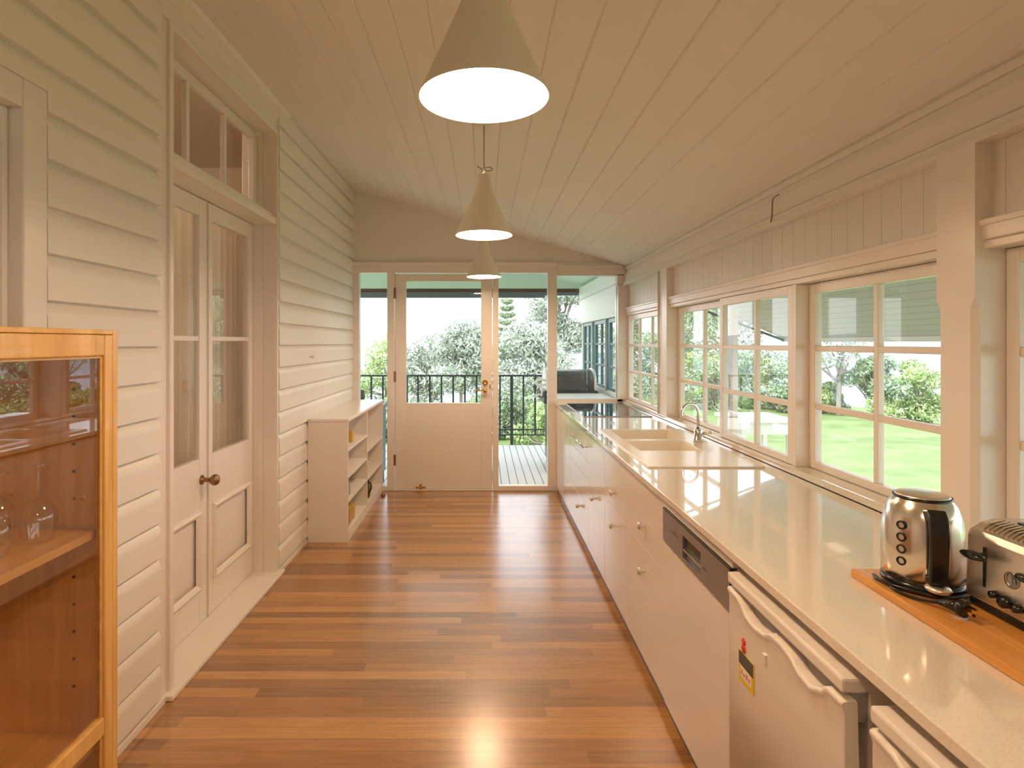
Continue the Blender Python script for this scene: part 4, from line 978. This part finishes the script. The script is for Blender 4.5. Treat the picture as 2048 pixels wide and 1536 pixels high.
# door view: x = (px-968)/1150*Y
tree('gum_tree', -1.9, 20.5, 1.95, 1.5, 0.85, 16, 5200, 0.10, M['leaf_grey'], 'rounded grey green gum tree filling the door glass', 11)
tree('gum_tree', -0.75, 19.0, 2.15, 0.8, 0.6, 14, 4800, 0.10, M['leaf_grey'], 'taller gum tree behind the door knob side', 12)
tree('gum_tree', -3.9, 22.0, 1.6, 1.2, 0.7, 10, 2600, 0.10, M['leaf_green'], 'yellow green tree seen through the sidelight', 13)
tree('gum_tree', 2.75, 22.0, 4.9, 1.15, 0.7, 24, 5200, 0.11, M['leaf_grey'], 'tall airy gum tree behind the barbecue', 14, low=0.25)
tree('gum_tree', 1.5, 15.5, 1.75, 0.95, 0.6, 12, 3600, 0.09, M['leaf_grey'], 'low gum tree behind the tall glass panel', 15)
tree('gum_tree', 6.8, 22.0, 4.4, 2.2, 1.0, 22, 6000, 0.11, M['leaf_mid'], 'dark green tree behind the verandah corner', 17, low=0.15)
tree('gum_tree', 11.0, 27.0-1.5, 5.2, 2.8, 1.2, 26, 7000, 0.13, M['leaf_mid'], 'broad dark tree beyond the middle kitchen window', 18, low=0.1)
# conifer
def conifer(x, y, ztop, label):
    rng = np.random.default_rng(5); z0 = gz(x, y)-0.05; H = ztop-z0
    e = empty('pine_tree', (x, y, z0), label, 'tree')
    tr = MB().tube([(x, y, z0), (x, y, ztop)], [0.09, 0.02], 8); cs = []
    for k_ in range(15):
        t = 0.12+0.85*k_/14; r_ = 0.68*(1-t)**0.8+0.12
        for a in np.arange(0, 2*PI, 2*PI/6)+k_:
            p = (x+r_*math.cos(a), y+r_*math.sin(a), z0+H*t+0.10*r_)
            tr.tube([(x, y, z0+H*t-0.1), p], [0.02, 0.008], 5)
            for q in (0.35, 0.6, 0.85, 1.0): cs.append((x+(p[0]-x)*q, y+(p[1]-y)*q, z0+H*t-0.1+(p[2]-z0-H*t+0.1)*q, 0.11))
    tr.build('trunk', M['bark'], e)
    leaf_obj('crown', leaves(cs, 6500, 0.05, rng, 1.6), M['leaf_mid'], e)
conifer(0.82, 20.5, 3.1, 'slender layered pine tree behind the tall glass panel')
def bush(x, y, w_, h, count, size, m_, label, seed, group):
    rng = np.random.default_rng(seed); z0 = gz(x, y)-0.04
    e = empty('garden_bush', (x, y, z0), label, 'bush', group); cs = []
    for i in range(17):
        a = rng.uniform(0, 2*PI); rr_ = w_*rng.uniform(0, 0.85)
        cs.append((x+rr_*math.cos(a), y+rr_*math.sin(a), z0+h*rng.uniform(0.04, 0.8), min(w_, h)*rng.uniform(0.16, 0.36)))
    st = MB()
    for c in cs: st.tube([(x, y, z0), ((x+c[0])/2, (y+c[1])/2, z0+(c[2]-z0)*0.6), c[:3]], [0.03, 0.02, 0.008], 5)
    st.build('stems', M['bark'], e)
    leaf_obj('foliage', leaves(cs, count, size, rng, 1.1), m_, e)
# shrubs below the balustrade
gb = 'shrubs beyond the balustrade'
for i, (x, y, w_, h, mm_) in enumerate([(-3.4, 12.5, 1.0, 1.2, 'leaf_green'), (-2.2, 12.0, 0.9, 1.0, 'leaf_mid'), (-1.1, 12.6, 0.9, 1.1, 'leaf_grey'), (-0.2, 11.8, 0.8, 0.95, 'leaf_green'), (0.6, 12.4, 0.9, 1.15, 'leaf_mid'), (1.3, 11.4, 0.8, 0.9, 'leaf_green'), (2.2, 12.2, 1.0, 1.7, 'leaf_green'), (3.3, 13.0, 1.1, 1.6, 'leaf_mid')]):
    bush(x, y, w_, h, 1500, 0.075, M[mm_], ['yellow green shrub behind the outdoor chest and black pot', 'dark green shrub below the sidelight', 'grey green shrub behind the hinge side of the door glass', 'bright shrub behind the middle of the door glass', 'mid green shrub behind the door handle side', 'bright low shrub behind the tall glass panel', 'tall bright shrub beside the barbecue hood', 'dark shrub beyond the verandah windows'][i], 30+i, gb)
# shrubs along the lawn edge
ge = 'bushes along the far edge of the lawn'
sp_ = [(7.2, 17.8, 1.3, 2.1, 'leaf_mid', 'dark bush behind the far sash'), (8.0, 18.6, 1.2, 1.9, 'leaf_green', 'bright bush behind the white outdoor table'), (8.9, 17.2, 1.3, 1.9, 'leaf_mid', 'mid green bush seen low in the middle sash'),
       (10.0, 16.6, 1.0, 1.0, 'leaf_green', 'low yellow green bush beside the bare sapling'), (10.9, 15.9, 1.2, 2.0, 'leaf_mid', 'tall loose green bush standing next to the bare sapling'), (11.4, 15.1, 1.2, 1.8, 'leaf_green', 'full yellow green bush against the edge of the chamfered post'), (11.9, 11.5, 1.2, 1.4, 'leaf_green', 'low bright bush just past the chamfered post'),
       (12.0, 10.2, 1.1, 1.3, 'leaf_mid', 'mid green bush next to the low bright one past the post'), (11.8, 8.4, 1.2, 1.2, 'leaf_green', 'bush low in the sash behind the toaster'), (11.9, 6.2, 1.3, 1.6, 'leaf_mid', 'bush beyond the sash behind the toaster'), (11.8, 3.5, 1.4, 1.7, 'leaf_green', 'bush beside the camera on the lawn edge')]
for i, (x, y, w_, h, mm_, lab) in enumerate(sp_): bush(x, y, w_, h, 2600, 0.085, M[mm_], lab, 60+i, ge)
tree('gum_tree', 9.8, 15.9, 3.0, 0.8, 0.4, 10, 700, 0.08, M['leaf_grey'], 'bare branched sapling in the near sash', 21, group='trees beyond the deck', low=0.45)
